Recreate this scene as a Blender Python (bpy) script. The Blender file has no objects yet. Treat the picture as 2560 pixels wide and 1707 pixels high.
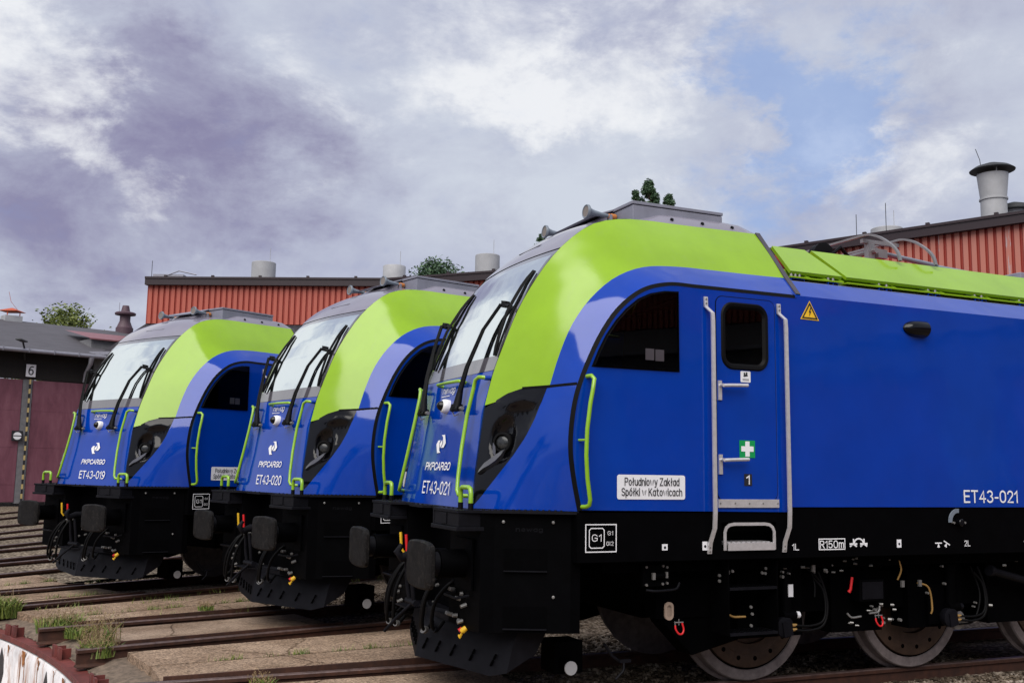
import bpy, bmesh, math, random
from math import sin, cos, pi, radians, sqrt, atan2, hypot
from mathutils import Vector, Matrix
from mathutils.geometry import delaunay_2d_cdt
random.seed(7)
SC = bpy.context.scene
COL = SC.collection

# ------------------------------------------------------------------ camera
PITCH, ROLL, HC = 0.1282987, 0.0162800, 1.753
cam_d = bpy.data.cameras.new('camera')
cam_d.sensor_width = 36.0
cam_d.lens = 2496.25 / 2560 * 36.0
cam_d.clip_end = 3000
cam_o = bpy.data.objects.new('camera', cam_d)
COL.objects.link(cam_o)
_fw = Vector((0, cos(PITCH), sin(PITCH)))
_rt = Vector((1, 0, 0))
_up = _rt.cross(_fw)
_r2 = cos(ROLL) * _rt + sin(ROLL) * _up
_u2 = -sin(ROLL) * _rt + cos(ROLL) * _up
_m = Matrix((_r2, _u2, -_fw)).transposed().to_4x4()
_m.translation = Vector((0, 0, HC))
cam_o.matrix_world = _m
SC.camera = cam_o

# ------------------------------------------------------------------ exposure, world, sun
SC.view_settings.view_transform = 'Standard'
SC.view_settings.look = 'None'
SC.view_settings.exposure = 0.35
SC.view_settings.gamma = 1.0
SUN_EL, SUN_AZ = radians(50), radians(199)      # azimuth measured from +y clockwise
W = bpy.data.worlds.new('World')
SC.world = W
W.use_nodes = True
nt = W.node_tree
N = nt.nodes
Lk = nt.links
N.clear()


def nd(t, **k):
    n = N.new(t)
    for a, b in k.items():
        setattr(n, a, b)
    return n


def wmath(op, a, b=None, c=None, clamp=False):
    n = nd('ShaderNodeMath', operation=op, use_clamp=clamp)
    for i, v in enumerate((a, b, c)):
        if v is None:
            continue
        if isinstance(v, (int, float)):
            n.inputs[i].default_value = v
        else:
            Lk.new(v, n.inputs[i])
    return n.outputs[0]


def wvec(op, a, b):
    n = nd('ShaderNodeVectorMath', operation=op)
    for i, v in enumerate((a, b)):
        if isinstance(v, tuple):
            n.inputs[i].default_value = v
        else:
            Lk.new(v, n.inputs[i])
    return n


def wmix(f, a, b):
    n = nd('ShaderNodeMix', data_type='RGBA')
    for s, v in ((0, f), (6, a), (7, b)):
        if isinstance(v, tuple):
            n.inputs[s].default_value = (*v, 1)
        elif isinstance(v, (int, float)):
            n.inputs[s].default_value = v
        else:
            Lk.new(v, n.inputs[s])
    return n.outputs[2]


tc = nd('ShaderNodeTexCoord')
dirv = tc.outputs['Generated']


def wnoise(vec, scale, detail=8, rough=0.6, dist=0.0, lac=2.1):
    n = nd('ShaderNodeTexNoise')
    n.inputs['Scale'].default_value = scale
    n.inputs['Detail'].default_value = detail
    n.inputs['Roughness'].default_value = rough
    n.inputs['Distortion'].default_value = dist
    n.inputs['Lacunarity'].default_value = lac
    Lk.new(vec, n.inputs['Vector'])
    return n


flat = wvec('MULTIPLY', dirv, (1.0, 1.0, 1.7)).outputs[0]
warp_n = wnoise(flat, 5.0, 7, 0.62)
warp = wvec('MULTIPLY', wvec('SUBTRACT', warp_n.outputs['Color'], (0.5, 0.5, 0.5)).outputs[0], (0.30, 0.30, 0.22)).outputs[0]
dw = wvec('ADD', dirv, warp).outputs[0]
n_big = wnoise(flat, 3.2, 9, 0.58, 0.4).outputs['Fac']
n_mid = wnoise(flat, 9.0, 8, 0.62, 0.3).outputs['Fac']
n_fine = wnoise(flat, 26.0, 6, 0.6, 0.2).outputs['Fac']


def blobs(lst):
    tot = None
    for d, r, w in lst:
        dist = wvec('DISTANCE', dw, d).outputs['Value']
        mr = nd('ShaderNodeMapRange', interpolation_type='SMOOTHSTEP')
        Lk.new(dist, mr.inputs[0])
        mr.inputs[1].default_value = r
        mr.inputs[2].default_value = 0.0
        mr.inputs[3].default_value = 0.0
        mr.inputs[4].default_value = w
        tot = mr.outputs[0] if tot is None else wmath('ADD', tot, mr.outputs[0])
    return tot


darkm = blobs([((-.333, .876, .349), .15, .55), ((-.275, .912, .305), .14, .7), ((-.41, .84, .37), .12, .4), ((-.42, .87, .25), .34, .42),
               ((-.424, .883, .199), .16, .8), ((-.21, .935, .285), .11, .55), ((.385, .85, .39), .12, .40),
               ((-.14, .94, .30), .10, .35), ((.0, .96, .24), .14, .28), ((-.30, .93, .23), .12, .40), ((-.36, .86, .40), .08, .4)])
brightm = blobs([((.016, .934, .358), .10, .95), ((.08, .93, .36), .10, .65), ((-.08, .90, .41), .22, .5), ((.07, .89, .44), .2, .25), ((-.411, .85, .325), .09, .75), ((-.363, .89, .277), .08, .6),
                 ((.385, .874, .296), .12, .65), ((.31, .905, .27), .10, .5), ((.155, .903, .40), .14, .45), ((-.222, .894, .389), .10, .4), ((.2, .93, .25), .12, .5),
                 ((-.53, .77, .36), .17, 1.4), ((-.73, .57, .38), .34, 1.4), ((-.90, .25, .40), .38, 1.4), ((.3, .6, .72), .6, .5)])
bluem = blobs([((.250, .893, .373), .11, 1.0), ((.29, .89, .345), .11, 1.0), ((.315, .898, .315), .10, 1.0), ((.22, .90, .40), .10, .8), ((.27, .925, .262), .08, .6), ((.205, .92, .30), .07, .5), ((.245, .92, .33), .08, .5), ((.28, .92, .29), .11, .8), ((.215, .945, .255), .09, .6), ((.34, .90, .36), .10, .5)])
sky = nd('ShaderNodeTexSky', sky_type='NISHITA')
sky.sun_disc = False
sky.sun_elevation = SUN_EL
sky.sun_rotation = SUN_AZ
sky.air_density = 1.0
sky.dust_density = 0.6
S = 0.1                                        # background strength; cloud colours below are divided by it
EXK = 2 ** -SC.view_settings.exposure


def cc(r, g, b):
    f = lambda v: (((v / 255 + 0.055) / 1.055) ** 2.4) / S * EXK
    return (f(r), f(g), f(b))


nb = wmath('ADD', wmath('MULTIPLY', n_big, 1.0), wmath('MULTIPLY', n_mid, .35))
base = wmix(wmath('MULTIPLY_ADD', nb, 2.6, -1.25, True), cc(175, 180, 204), cc(207, 214, 227))
def sstep(v, lo, hi):
    m = nd('ShaderNodeMapRange', interpolation_type='SMOOTHSTEP')
    Lk.new(v, m.inputs[0])
    m.inputs[1].default_value = lo
    m.inputs[2].default_value = hi
    return m.outputs[0]


dk = wmath('ADD', darkm, wmath('MULTIPLY', wmath('SUBTRACT', .5, n_mid), 1.1))
dk = wmath('MULTIPLY', sstep(dk, .05, 1.55), wmath('MULTIPLY_ADD', n_mid, -1.3, 1.5, True))
c1 = wmix(dk, base, cc(138, 135, 168))
br = wmath('ADD', brightm, wmath('MULTIPLY', wmath('SUBTRACT', n_mid, 0.5), 1.9))
br = wmath('ADD', br, wmath('MULTIPLY', wmath('SUBTRACT', n_fine, 0.5), 0.7))
br = wmath('MULTIPLY', sstep(br, .25, 1.15), .95)
c2 = wmix(br, c1, cc(240, 242, 246))
bl = wmath('ADD', bluem, wmath('MULTIPLY', wmath('SUBTRACT', 0.5, n_mid), 2.2))
bl = wmath('ADD', bl, wmath('MULTIPLY', wmath('SUBTRACT', 0.5, n_fine), .5))
bl = sstep(bl, .15, 1.35)
skyc = wmix(0.8, sky.outputs[0], cc(146, 176, 230))
c3 = wmix(wmath('MULTIPLY', bl, 0.68), c2, skyc)
# the lowest few degrees and below the horizon fade to plain haze grey
sep = nd('ShaderNodeSeparateXYZ')
Lk.new(dirv, sep.inputs[0])
hz = nd('ShaderNodeMapRange')
Lk.new(sep.outputs[2], hz.inputs[0])
hz.inputs[1].default_value = -0.02
hz.inputs[2].default_value = 0.06
hz.inputs[3].default_value = 1.0
hz.inputs[4].default_value = 0.0
c4 = wmix(hz.outputs[0], c3, cc(165, 168, 190))
bg = nd('ShaderNodeBackground')
bg.inputs['Strength'].default_value = S
Lk.new(c4, bg.inputs['Color'])
wo = nd('ShaderNodeOutputWorld')
Lk.new(bg.outputs[0], wo.inputs[0])

sun_d = bpy.data.lights.new('sun', 'SUN')
sun_d.energy = 3.0
sun_d.angle = radians(60)
sun_d.color = (1.0, 0.95, 0.88)
sun_o = bpy.data.objects.new('sun', sun_d)
COL.objects.link(sun_o)
_sd = Vector((sin(SUN_AZ) * cos(SUN_EL), cos(SUN_AZ) * cos(SUN_EL), sin(SUN_EL)))
sun_o.rotation_euler = (-_sd).to_track_quat('-Z', 'Y').to_euler()

# ------------------------------------------------------------------ materials


class MatB:
    """small helper round a Principled material with optional noise variation"""
    def __init__(s, name):
        s.m = bpy.data.materials.new(name)
        s.m.use_nodes = True
        s.t = s.m.node_tree
        s.b = s.t.nodes['Principled BSDF']

    def n(s, t, **k):
        q = s.t.nodes.new(t)
        for a, b in k.items():
            setattr(q, a, b)
        return q

    def l(s, a, b):
        s.t.links.new(a, b)

    def coord(s, which='Object', scale=(1, 1, 1)):
        c = s.n('ShaderNodeTexCoord')
        mp = s.n('ShaderNodeMapping')
        mp.inputs['Scale'].default_value = scale
        s.l(c.outputs[which], mp.inputs[0])
        return mp.outputs[0]

    def noise(s, scale, detail=6, rough=.6, vec=None, dist=0.0):
        q = s.n('ShaderNodeTexNoise')
        q.inputs['Scale'].default_value = scale
        q.inputs['Detail'].default_value = detail
        q.inputs['Roughness'].default_value = rough
        q.inputs['Distortion'].default_value = dist
        if vec is not None:
            s.l(vec, q.inputs['Vector'])
        return q

    def ramp(s, fac, stops):
        q = s.n('ShaderNodeValToRGB')
        e = q.color_ramp.elements
        while len(e) < len(stops):
            e.new(0.5)
        for i, (p, c) in enumerate(stops):
            e[i].position = p
            e[i].color = (*c, 1) if len(c) == 3 else c
        s.l(fac, q.inputs[0])
        return q.outputs[0]

    def mix(s, f, a, b, blend='MIX'):
        q = s.n('ShaderNodeMix', data_type='RGBA', blend_type=blend)
        for i, v in ((0, f), (6, a), (7, b)):
            if isinstance(v, tuple):
                q.inputs[i].default_value = (*v, 1)
            elif isinstance(v, (int, float)):
                q.inputs[i].default_value = v
            else:
                s.l(v, q.inputs[i])
        return q.outputs[2]

    def bump(s, h, strength=.3, dist=.01):
        q = s.n('ShaderNodeBump')
        q.inputs['Strength'].default_value = strength
        q.inputs['Distance'].default_value = dist
        s.l(h, q.inputs['Height'])
        s.l(q.outputs[0], s.b.inputs['Normal'])
        return q


def simple(name, col, rough=.5, metal=0.0, var=.12, vscale=6.0, coat=0.0, bump=0.0, bscale=60, spec=.5, coat_r=.04):
    M = MatB(name)
    v = M.coord()
    n = M.noise(vscale, 6, .65, v)
    lo = tuple(c * (1 - var) for c in col)
    hi = tuple(min(1, c * (1 + var)) for c in col)
    M.l(M.ramp(n.outputs['Fac'], [(.3, lo), (.7, hi)]), M.b.inputs['Base Color'])
    M.b.inputs['Roughness'].default_value = rough
    M.b.inputs['Metallic'].default_value = metal
    M.b.inputs['Specular IOR Level'].default_value = spec
    if coat:
        M.b.inputs['Coat Weight'].default_value = coat
        M.b.inputs['Coat Roughness'].default_value = coat_r
    if bump:
        n2 = M.noise(bscale, 4, .6, v)
        M.bump(n2.outputs['Fac'], bump, .005)
    return M.m


def paint(name, col, coat_r=.03, wob=.03, dustc=.10, ior=1.32):
    """gloss vehicle paint: clear coat with the faint waviness of large sheet metal and a little road dust"""
    M = MatB(name)
    v = M.coord()
    n = M.noise(2.2, 5, .6, v)
    hi = tuple(min(1, c * 1.08) for c in col)
    lo = tuple(c * .93 for c in col)
    base = M.ramp(n.outputs['Fac'], [(.3, lo), (.7, hi)])
    dust = M.noise(9, 8, .72, M.coord(scale=(1, 1, .35)))
    dm = M.ramp(dust.outputs['Fac'], [(.56, (0, 0, 0)), (.78, (dustc,) * 3)])
    M.l(M.mix(dm, base, (.20, .20, .22)), M.b.inputs['Base Color'])
    M.b.inputs['Roughness'].default_value = .4
    M.b.inputs['Specular IOR Level'].default_value = .0
    M.b.inputs['Coat Weight'].default_value = 1.0
    M.b.inputs['Coat Roughness'].default_value = coat_r
    M.b.inputs['Coat IOR'].default_value = ior
    w = M.noise(1.6, 2, .5, v)
    bp = M.n('ShaderNodeBump')
    bp.inputs['Strength'].default_value = wob
    bp.inputs['Distance'].default_value = .06
    M.l(w.outputs['Fac'], bp.inputs['Height'])
    M.l(bp.outputs[0], M.b.inputs['Coat Normal'])
    return M.m


def gravel_mat(name, cols, scale, bump=.8):
    M = MatB(name)
    v = M.coord()
    vo = M.n('ShaderNodeTexVoronoi')
    vo.inputs['Scale'].default_value = scale
    M.l(v, vo.inputs['Vector'])
    sepc = M.n('ShaderNodeSeparateColor')
    M.l(vo.outputs['Color'], sepc.inputs[0])
    c = M.ramp(sepc.outputs[0], [(0, cols[0]), (.35, cols[1]), (.7, cols[2]), (1, cols[3])])
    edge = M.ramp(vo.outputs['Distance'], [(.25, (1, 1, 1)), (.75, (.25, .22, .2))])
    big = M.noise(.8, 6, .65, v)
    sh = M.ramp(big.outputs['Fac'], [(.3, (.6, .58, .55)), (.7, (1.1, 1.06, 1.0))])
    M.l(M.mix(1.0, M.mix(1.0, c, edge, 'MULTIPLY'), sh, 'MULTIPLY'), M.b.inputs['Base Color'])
    M.b.inputs['Roughness'].default_value = .95
    M.b.inputs['Specular IOR Level'].default_value = .2
    inv = M.n('ShaderNodeMath', operation='SUBTRACT')
    inv.inputs[0].default_value = 1
    M.l(vo.outputs['Distance'], inv.inputs[1])
    M.bump(inv.outputs[0], bump, .03)
    return M.m


def concrete_mat(name, col, speck):
    M = MatB(name)
    v = M.coord()
    vo = M.n('ShaderNodeTexVoronoi')
    vo.inputs['Scale'].default_value = 62
    M.l(v, vo.inputs['Vector'])
    sepc = M.n('ShaderNodeSeparateColor')
    M.l(vo.outputs['Color'], sepc.inputs[0])
    agg = M.ramp(sepc.outputs[0], [(0, tuple(c * .45 for c in col)), (.45, col), (.8, tuple(c * 1.3 for c in col)), (1, tuple(min(.9, c * 1.75) for c in col))])
    plain = M.noise(3.5, 9, .7, v)
    pl = M.ramp(plain.outputs['Fac'], [(.3, tuple(c * .72 for c in col)), (.7, tuple(c * 1.15 for c in col))])
    m = M.mix(speck, pl, agg)
    st = M.noise(1.1, 7, .7, M.coord(scale=(1, 1, 1)), .6)
    sm = M.ramp(st.outputs['Fac'], [(.34, (.55, .50, .46)), (.62, (1, 1, 1))])
    ck = M.n('ShaderNodeTexVoronoi', feature='DISTANCE_TO_EDGE')
    ck.inputs['Scale'].default_value = .85
    wp = M.noise(3.0, 8, .7, v)
    wv = M.n('ShaderNodeMixRGB')
    wv.inputs[0].default_value = .16
    M.l(v, wv.inputs[1])
    M.l(wp.outputs['Color'], wv.inputs[2])
    M.l(wv.outputs[0], ck.inputs['Vector'])
    cm = M.ramp(ck.outputs['Distance'], [(.0, (.30, .26, .22)), (.012, (1, 1, 1))])
    oil = M.noise(.75, 6, .75, v, .8)
    om = M.ramp(oil.outputs['Fac'], [(.60, (1, 1, 1)), (.74, (.38, .34, .31))])
    m = M.mix(1.0, M.mix(1.0, m, cm, 'MULTIPLY'), om, 'MULTIPLY')
    M.l(M.mix(1.0, m, sm, 'MULTIPLY'), M.b.inputs['Base Color'])
    M.b.inputs['Roughness'].default_value = .93
    M.b.inputs['Specular IOR Level'].default_value = .25
    M.bump(vo.outputs['Distance'], .35 * speck + .08, .012)
    return M.m


def rust_mat(name, a, b, rough=.75):
    M = MatB(name)
    v = M.coord()
    n = M.noise(14, 8, .7, v)
    n2 = M.noise(2.0, 5, .6, v)
    c = M.ramp(n.outputs['Fac'], [(.3, a), (.7, b)])
    sh = M.ramp(n2.outputs['Fac'], [(.3, (.6, .6, .6)), (.7, (1.15, 1.1, 1.05))])
    M.l(M.mix(1.0, c, sh, 'MULTIPLY'), M.b.inputs['Base Color'])
    M.b.inputs['Roughness'].default_value = rough
    M.bump(n.outputs['Fac'], .2, .004)
    return M.m


def pitwall_mat():
    M = MatB('pit_wall_paint')
    v = M.coord()
    n = M.noise(2.4, 8, .68, v)
    base = M.ramp(n.outputs['Fac'], [(.3, (.50, .49, .50)), (.55, (.78, .77, .78)), (.8, (.84, .83, .83))])
    st = M.noise(4.2, 8, .75, M.coord(scale=(1, 1, .16)), .5)
    rm = M.ramp(st.outputs['Fac'], [(.53, (0, 0, 0)), (.63, (.95, .95, .95))])
    c = M.mix(rm, base, (.30, .115, .03))
    cr = M.noise(9, 10, .8, M.coord(scale=(1, 1, .5)), 1.2)
    cm = M.ramp(cr.outputs['Fac'], [(.66, (0, 0, 0)), (.70, (.8, .8, .8)), (.73, (0, 0, 0))])
    M.l(M.mix(cm, c, (.10, .07, .06)), M.b.inputs['Base Color'])
    M.b.inputs['Roughness'].default_value = .85
    M.bump(n.outputs['Fac'], .3, .01)
    return M.m


def clad_mat(name, col, fade, amount, white=0.0):
    M = MatB(name)
    n = M.noise(1.7, 7, .7, M.coord(scale=(1, 1, .25)))
    f = M.ramp(n.outputs['Fac'], [(.25, (amount * .5,) * 3), (.75, (amount,) * 3)])
    c = M.mix(f, col, fade)
    if white:
        w = M.noise(3.1, 8, .75, M.coord(scale=(1, 1, .12)))
        wm = M.ramp(w.outputs['Fac'], [(.60, (0, 0, 0)), (.66, (white,) * 3)])
        c = M.mix(wm, c, (.36, .37, .40))
    M.l(c, M.b.inputs['Base Color'])
    M.b.inputs['Roughness'].default_value = .6
    return M.m


def roof_mat():
    M = MatB('tar_roofing')
    v = M.coord(scale=(1, 1, 1))
    n = M.noise(3, 8, .7, M.coord(scale=(.4, 3, 3)))
    c = M.ramp(n.outputs['Fac'], [(.3, (.040, .038, .046)), (.7, (.095, .09, .105))])
    M.l(c, M.b.inputs['Base Color'])
    M.b.inputs['Roughness'].default_value = .8
    return M.m


def door_mat():
    M = MatB('purple_door_paint')
    n = M.noise(1.2, 9, .72, M.coord(scale=(1.6, 1.6, .45)), .4)
    c = M.ramp(n.outputs['Fac'], [(.25, (.085, .022, .036)), (.5, (.155, .050, .074)), (.75, (.22, .088, .115))])
    s2 = M.noise(6, 8, .75, M.coord(scale=(2, 2, .2)))
    sm = M.ramp(s2.outputs['Fac'], [(.62, (0, 0, 0)), (.8, (.35, .35, .35))])
    M.l(M.mix(sm, c, (.20, .13, .14)), M.b.inputs['Base Color'])
    M.b.inputs['Roughness'].default_value = .65
    return M.m


def timber_mat():
    M = MatB('dark_timber')
    n = M.noise(3, 8, .7, M.coord(scale=(7, 7, .25)))
    M.l(M.ramp(n.outputs['Fac'], [(.3, (.004, .003, .003)), (.62, (.010, .007, .006)), (.8, (.030, .018, .012))]), M.b.inputs['Base Color'])
    M.b.inputs['Roughness'].default_value = .85
    return M.m


def glass_mat(name, tint, trans=.35, f0=.06):
    M = MatB(name)
    t = M.t
    t.nodes.remove(M.b)
    out = [q for q in t.nodes if q.type == 'OUTPUT_MATERIAL'][0]
    tr = M.n('ShaderNodeBsdfTransparent')
    tr.inputs[0].default_value = (tint[0] * trans, tint[1] * trans, tint[2] * trans, 1)
    gl = M.n('ShaderNodeBsdfGlossy')
    gl.inputs['Roughness'].default_value = .01
    fr = M.n('ShaderNodeFresnel')
    fr.inputs[0].default_value = (1 + sqrt(f0)) / (1 - sqrt(f0))
    mx = M.n('ShaderNodeMixShader')
    M.l(fr.outputs[0], mx.inputs[0])
    M.l(tr.outputs[0], mx.inputs[1])
    M.l(gl.outputs[0], mx.inputs[2])
    M.l(mx.outputs[0], out.inputs[0])
    return M.m


def windscreen_mat():
    """heat-reflecting coated glass: mostly mirrors the sky, slightly green, dark cab faintly through it"""
    M = MatB('coated_windscreen_glass')
    M.b.inputs['Base Color'].default_value = (.90, .97, .96, 1)
    M.b.inputs['Metallic'].default_value = 1.0
    M.b.inputs['Roughness'].default_value = .03
    t = M.t
    out = [q for q in t.nodes if q.type == 'OUTPUT_MATERIAL'][0]
    tr = M.n('ShaderNodeBsdfTransparent')
    tr.inputs[0].default_value = (.45, .6, .58, 1)
    mx = M.n('ShaderNodeMixShader')
    mx.inputs[0].default_value = .93
    M.l(tr.outputs[0], mx.inputs[1])
    M.l(M.b.outputs[0], mx.inputs[2])
    M.l(mx.outputs[0], out.inputs[0])
    return M.m


def leaf_mat(name, a, b):
    M = MatB(name)
    g = M.n('ShaderNodeNewGeometry')
    c = M.ramp(g.outputs['Random Per Island'], [(0, a), (1, b)])
    M.l(c, M.b.inputs['Base Color'])
    M.b.inputs['Roughness'].default_value = .6
    M.b.inputs['Subsurface Weight'].default_value = 0.0
    return M.m


BLUE = paint('blue_gloss_paint', (.0002, .037, .315), .07, .12, dustc=.02, ior=1.54)
LIME = paint('lime_gloss_paint', (.222, .385, .014), .12, .12, ior=1.48)
LIMED = simple('lime_handrail_paint', (.22, .42, .010), .3, coat=.6)
GREYP = paint('grey_roof_paint', (.20, .19, .235), .08, ior=1.45)
GREYB = simple('grey_box_paint', (.195, .20, .25), .5)
BLK = simple('black_chassis_paint', (.0010, .0010, .0014), .6, var=.3, spec=.03)
BLKD = simple('black_underframe', (.0010, .0010, .0013), .7, var=.3, spec=.02)
STRIPM = simple('dark_grey_seal', (.050, .045, .058), .5)
BLKR = simple('black_rubber', (.0025, .0025, .003), .55, spec=.12)
BLKG = simple('black_gloss_panel', (.002, .002, .003), .1, coat=.0, spec=.35)
CHAR = simple('charcoal_steel', (.0052, .0052, .0074), .55, var=.3, vscale=12, spec=.10)
BUFM = simple('buffer_face_steel', (.006, .0055, .0055), .6, var=.4, vscale=7, spec=.12)
_b = BUFM.node_tree
_n1 = [q for q in _b.nodes if q.type == 'TEX_NOISE'][0]
_n2 = _b.nodes.new('ShaderNodeTexNoise')
_n2.inputs['Scale'].default_value = 22
_n2.inputs['Detail'].default_value = 10
_n2.inputs['Roughness'].default_value = .75
_n2.inputs['Distortion'].default_value = 1.5
_b.links.new(_n1.inputs['Vector'].links[0].from_socket, _n2.inputs['Vector'])
_r2 = _b.nodes.new('ShaderNodeValToRGB')
_r2.color_ramp.elements[0].position = .52
_r2.color_ramp.elements[0].color = (0, 0, 0, 1)
_r2.color_ramp.elements[1].position = .74
_r2.color_ramp.elements[1].color = (1, 1, 1, 1)
_b.links.new(_n2.outputs['Fac'], _r2.inputs[0])
_mx = _b.nodes.new('ShaderNodeMix')
_mx.data_type = 'RGBA'
_pb = _b.nodes['Principled BSDF']
_b.links.new(_pb.inputs['Base Color'].links[0].from_socket, _mx.inputs[6])
_mx.inputs[7].default_value = (.045, .039, .036, 1)
_b.links.new(_r2.outputs[0], _mx.inputs[0])
_b.links.new(_mx.outputs[2], _pb.inputs['Base Color'])
STEEL = simple('brushed_stainless', (.66, .64, .65), .36, metal=.55, vscale=25)
PANTO = simple('pantograph_grey', (.21, .21, .22), .4, metal=.3)
BRITE = simple('zinc_fittings', (.22, .215, .21), .45, metal=.5)
WHITE = simple('white_lettering', (.80, .80, .82), .5, var=.03)
PLATE = simple('white_plate', (.76, .76, .79), .45, var=.04)
INK = simple('black_lettering', (.012, .012, .016), .5)
REDP = simple('red_plastic', (.62, .015, .02), .4)
YELP = simple('yellow_paint', (.78, .47, .02), .45)
GRNP = simple('green_sign', (.0, .28, .07), .45, var=.03)
BRASS = simple('brass_fitting', (.50, .30, .10), .35, metal=.6)
ORNG = simple('orange_nozzle', (.55, .20, .05), .5)
HORN = simple('horn_grey', (.16, .19, .23), .4)
HORNF = simple('horn_mesh', (.19, .165, .15), .6)
WHEEL = rust_mat('wheel_disc', (.038, .022, .015), (.090, .054, .038), .5)
TYRE = rust_mat('wheel_tyre', (.11, .095, .098), (.25, .22, .225), .3)
RUSTP = simple('roof_red_primer', (.42, .02, .02), .5)
RAILT = rust_mat('rail_side_rust', (.030, .011, .007), (.085, .031, .016))
RAILH = rust_mat('rail_head', (.060, .036, .032), (.17, .125, .12), .34)
RINGR = rust_mat('red_ring_steel', (.085, .018, .014), (.19, .036, .030), .65)
GLASS = glass_mat('tinted_side_glass', (.85, .8, .85), .55, .02)
WSG = windscreen_mat()
FRIT = simple('windscreen_frit', (.085, .08, .095), .1, coat=1.0)
DOMEW = simple('camera_dome_white', (.8, .8, .8), .3)
LENSM = simple('lamp_lens', (.030, .032, .034), .22, metal=.2, var=.8, vscale=60)
SILV = simple('headlamp_silver', (.11, .11, .125), .25, metal=.6)
INTR = simple('cab_interior', (.03, .03, .034), .8)
PAPER = simple('paper_sheet', (.75, .75, .75), .8, var=.02)
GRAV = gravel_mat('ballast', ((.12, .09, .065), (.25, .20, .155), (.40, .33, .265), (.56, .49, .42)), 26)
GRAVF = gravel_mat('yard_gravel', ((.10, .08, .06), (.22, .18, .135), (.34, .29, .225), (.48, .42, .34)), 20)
CONC = concrete_mat('exposed_aggregate', (.295, .212, .150), .95)
CONCS = concrete_mat('smooth_concrete', (.285, .21, .155), .5)
PITW = pitwall_mat()
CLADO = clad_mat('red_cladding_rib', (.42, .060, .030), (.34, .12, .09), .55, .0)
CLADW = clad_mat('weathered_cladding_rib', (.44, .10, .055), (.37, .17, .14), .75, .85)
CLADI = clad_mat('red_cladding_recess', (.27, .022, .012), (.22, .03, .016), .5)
FASC = simple('dark_gutter', (.016, .006, .010), .5)
ROOF = roof_mat()
DOOR = door_mat()
TIMB = timber_mat()
WALLG = simple('grey_render_wall', (.16, .16, .17), .9, var=.2)
DUCT = simple('grey_duct', (.34, .345, .36), .6, var=.12, vscale=2)
DUCTD = simple('dark_cowl', (.018, .02, .022), .6)
GUTT = simple('zinc_gutter', (.24, .24, .28), .4, metal=.3)
STONEM = gravel_mat('stones', ((.10, .075, .055), (.21, .17, .13), (.32, .27, .22), (.48, .43, .38)), 9, .1)
BARK = simple('bark', (.06, .045, .035), .9, var=.4, vscale=8)
LEAFD = leaf_mat('dark_leaves', (.020, .055, .028), (.075, .14, .060))
LEAFY = leaf_mat('yellow_green_leaves', (.055, .085, .014), (.17, .20, .035))
GRASS = leaf_mat('grass_blades', (.05, .10, .015), (.22, .26, .05))
STRAW = leaf_mat('dry_grass', (.16, .10, .05), (.34, .25, .13))

# ------------------------------------------------------------------ mesh helpers


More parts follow.
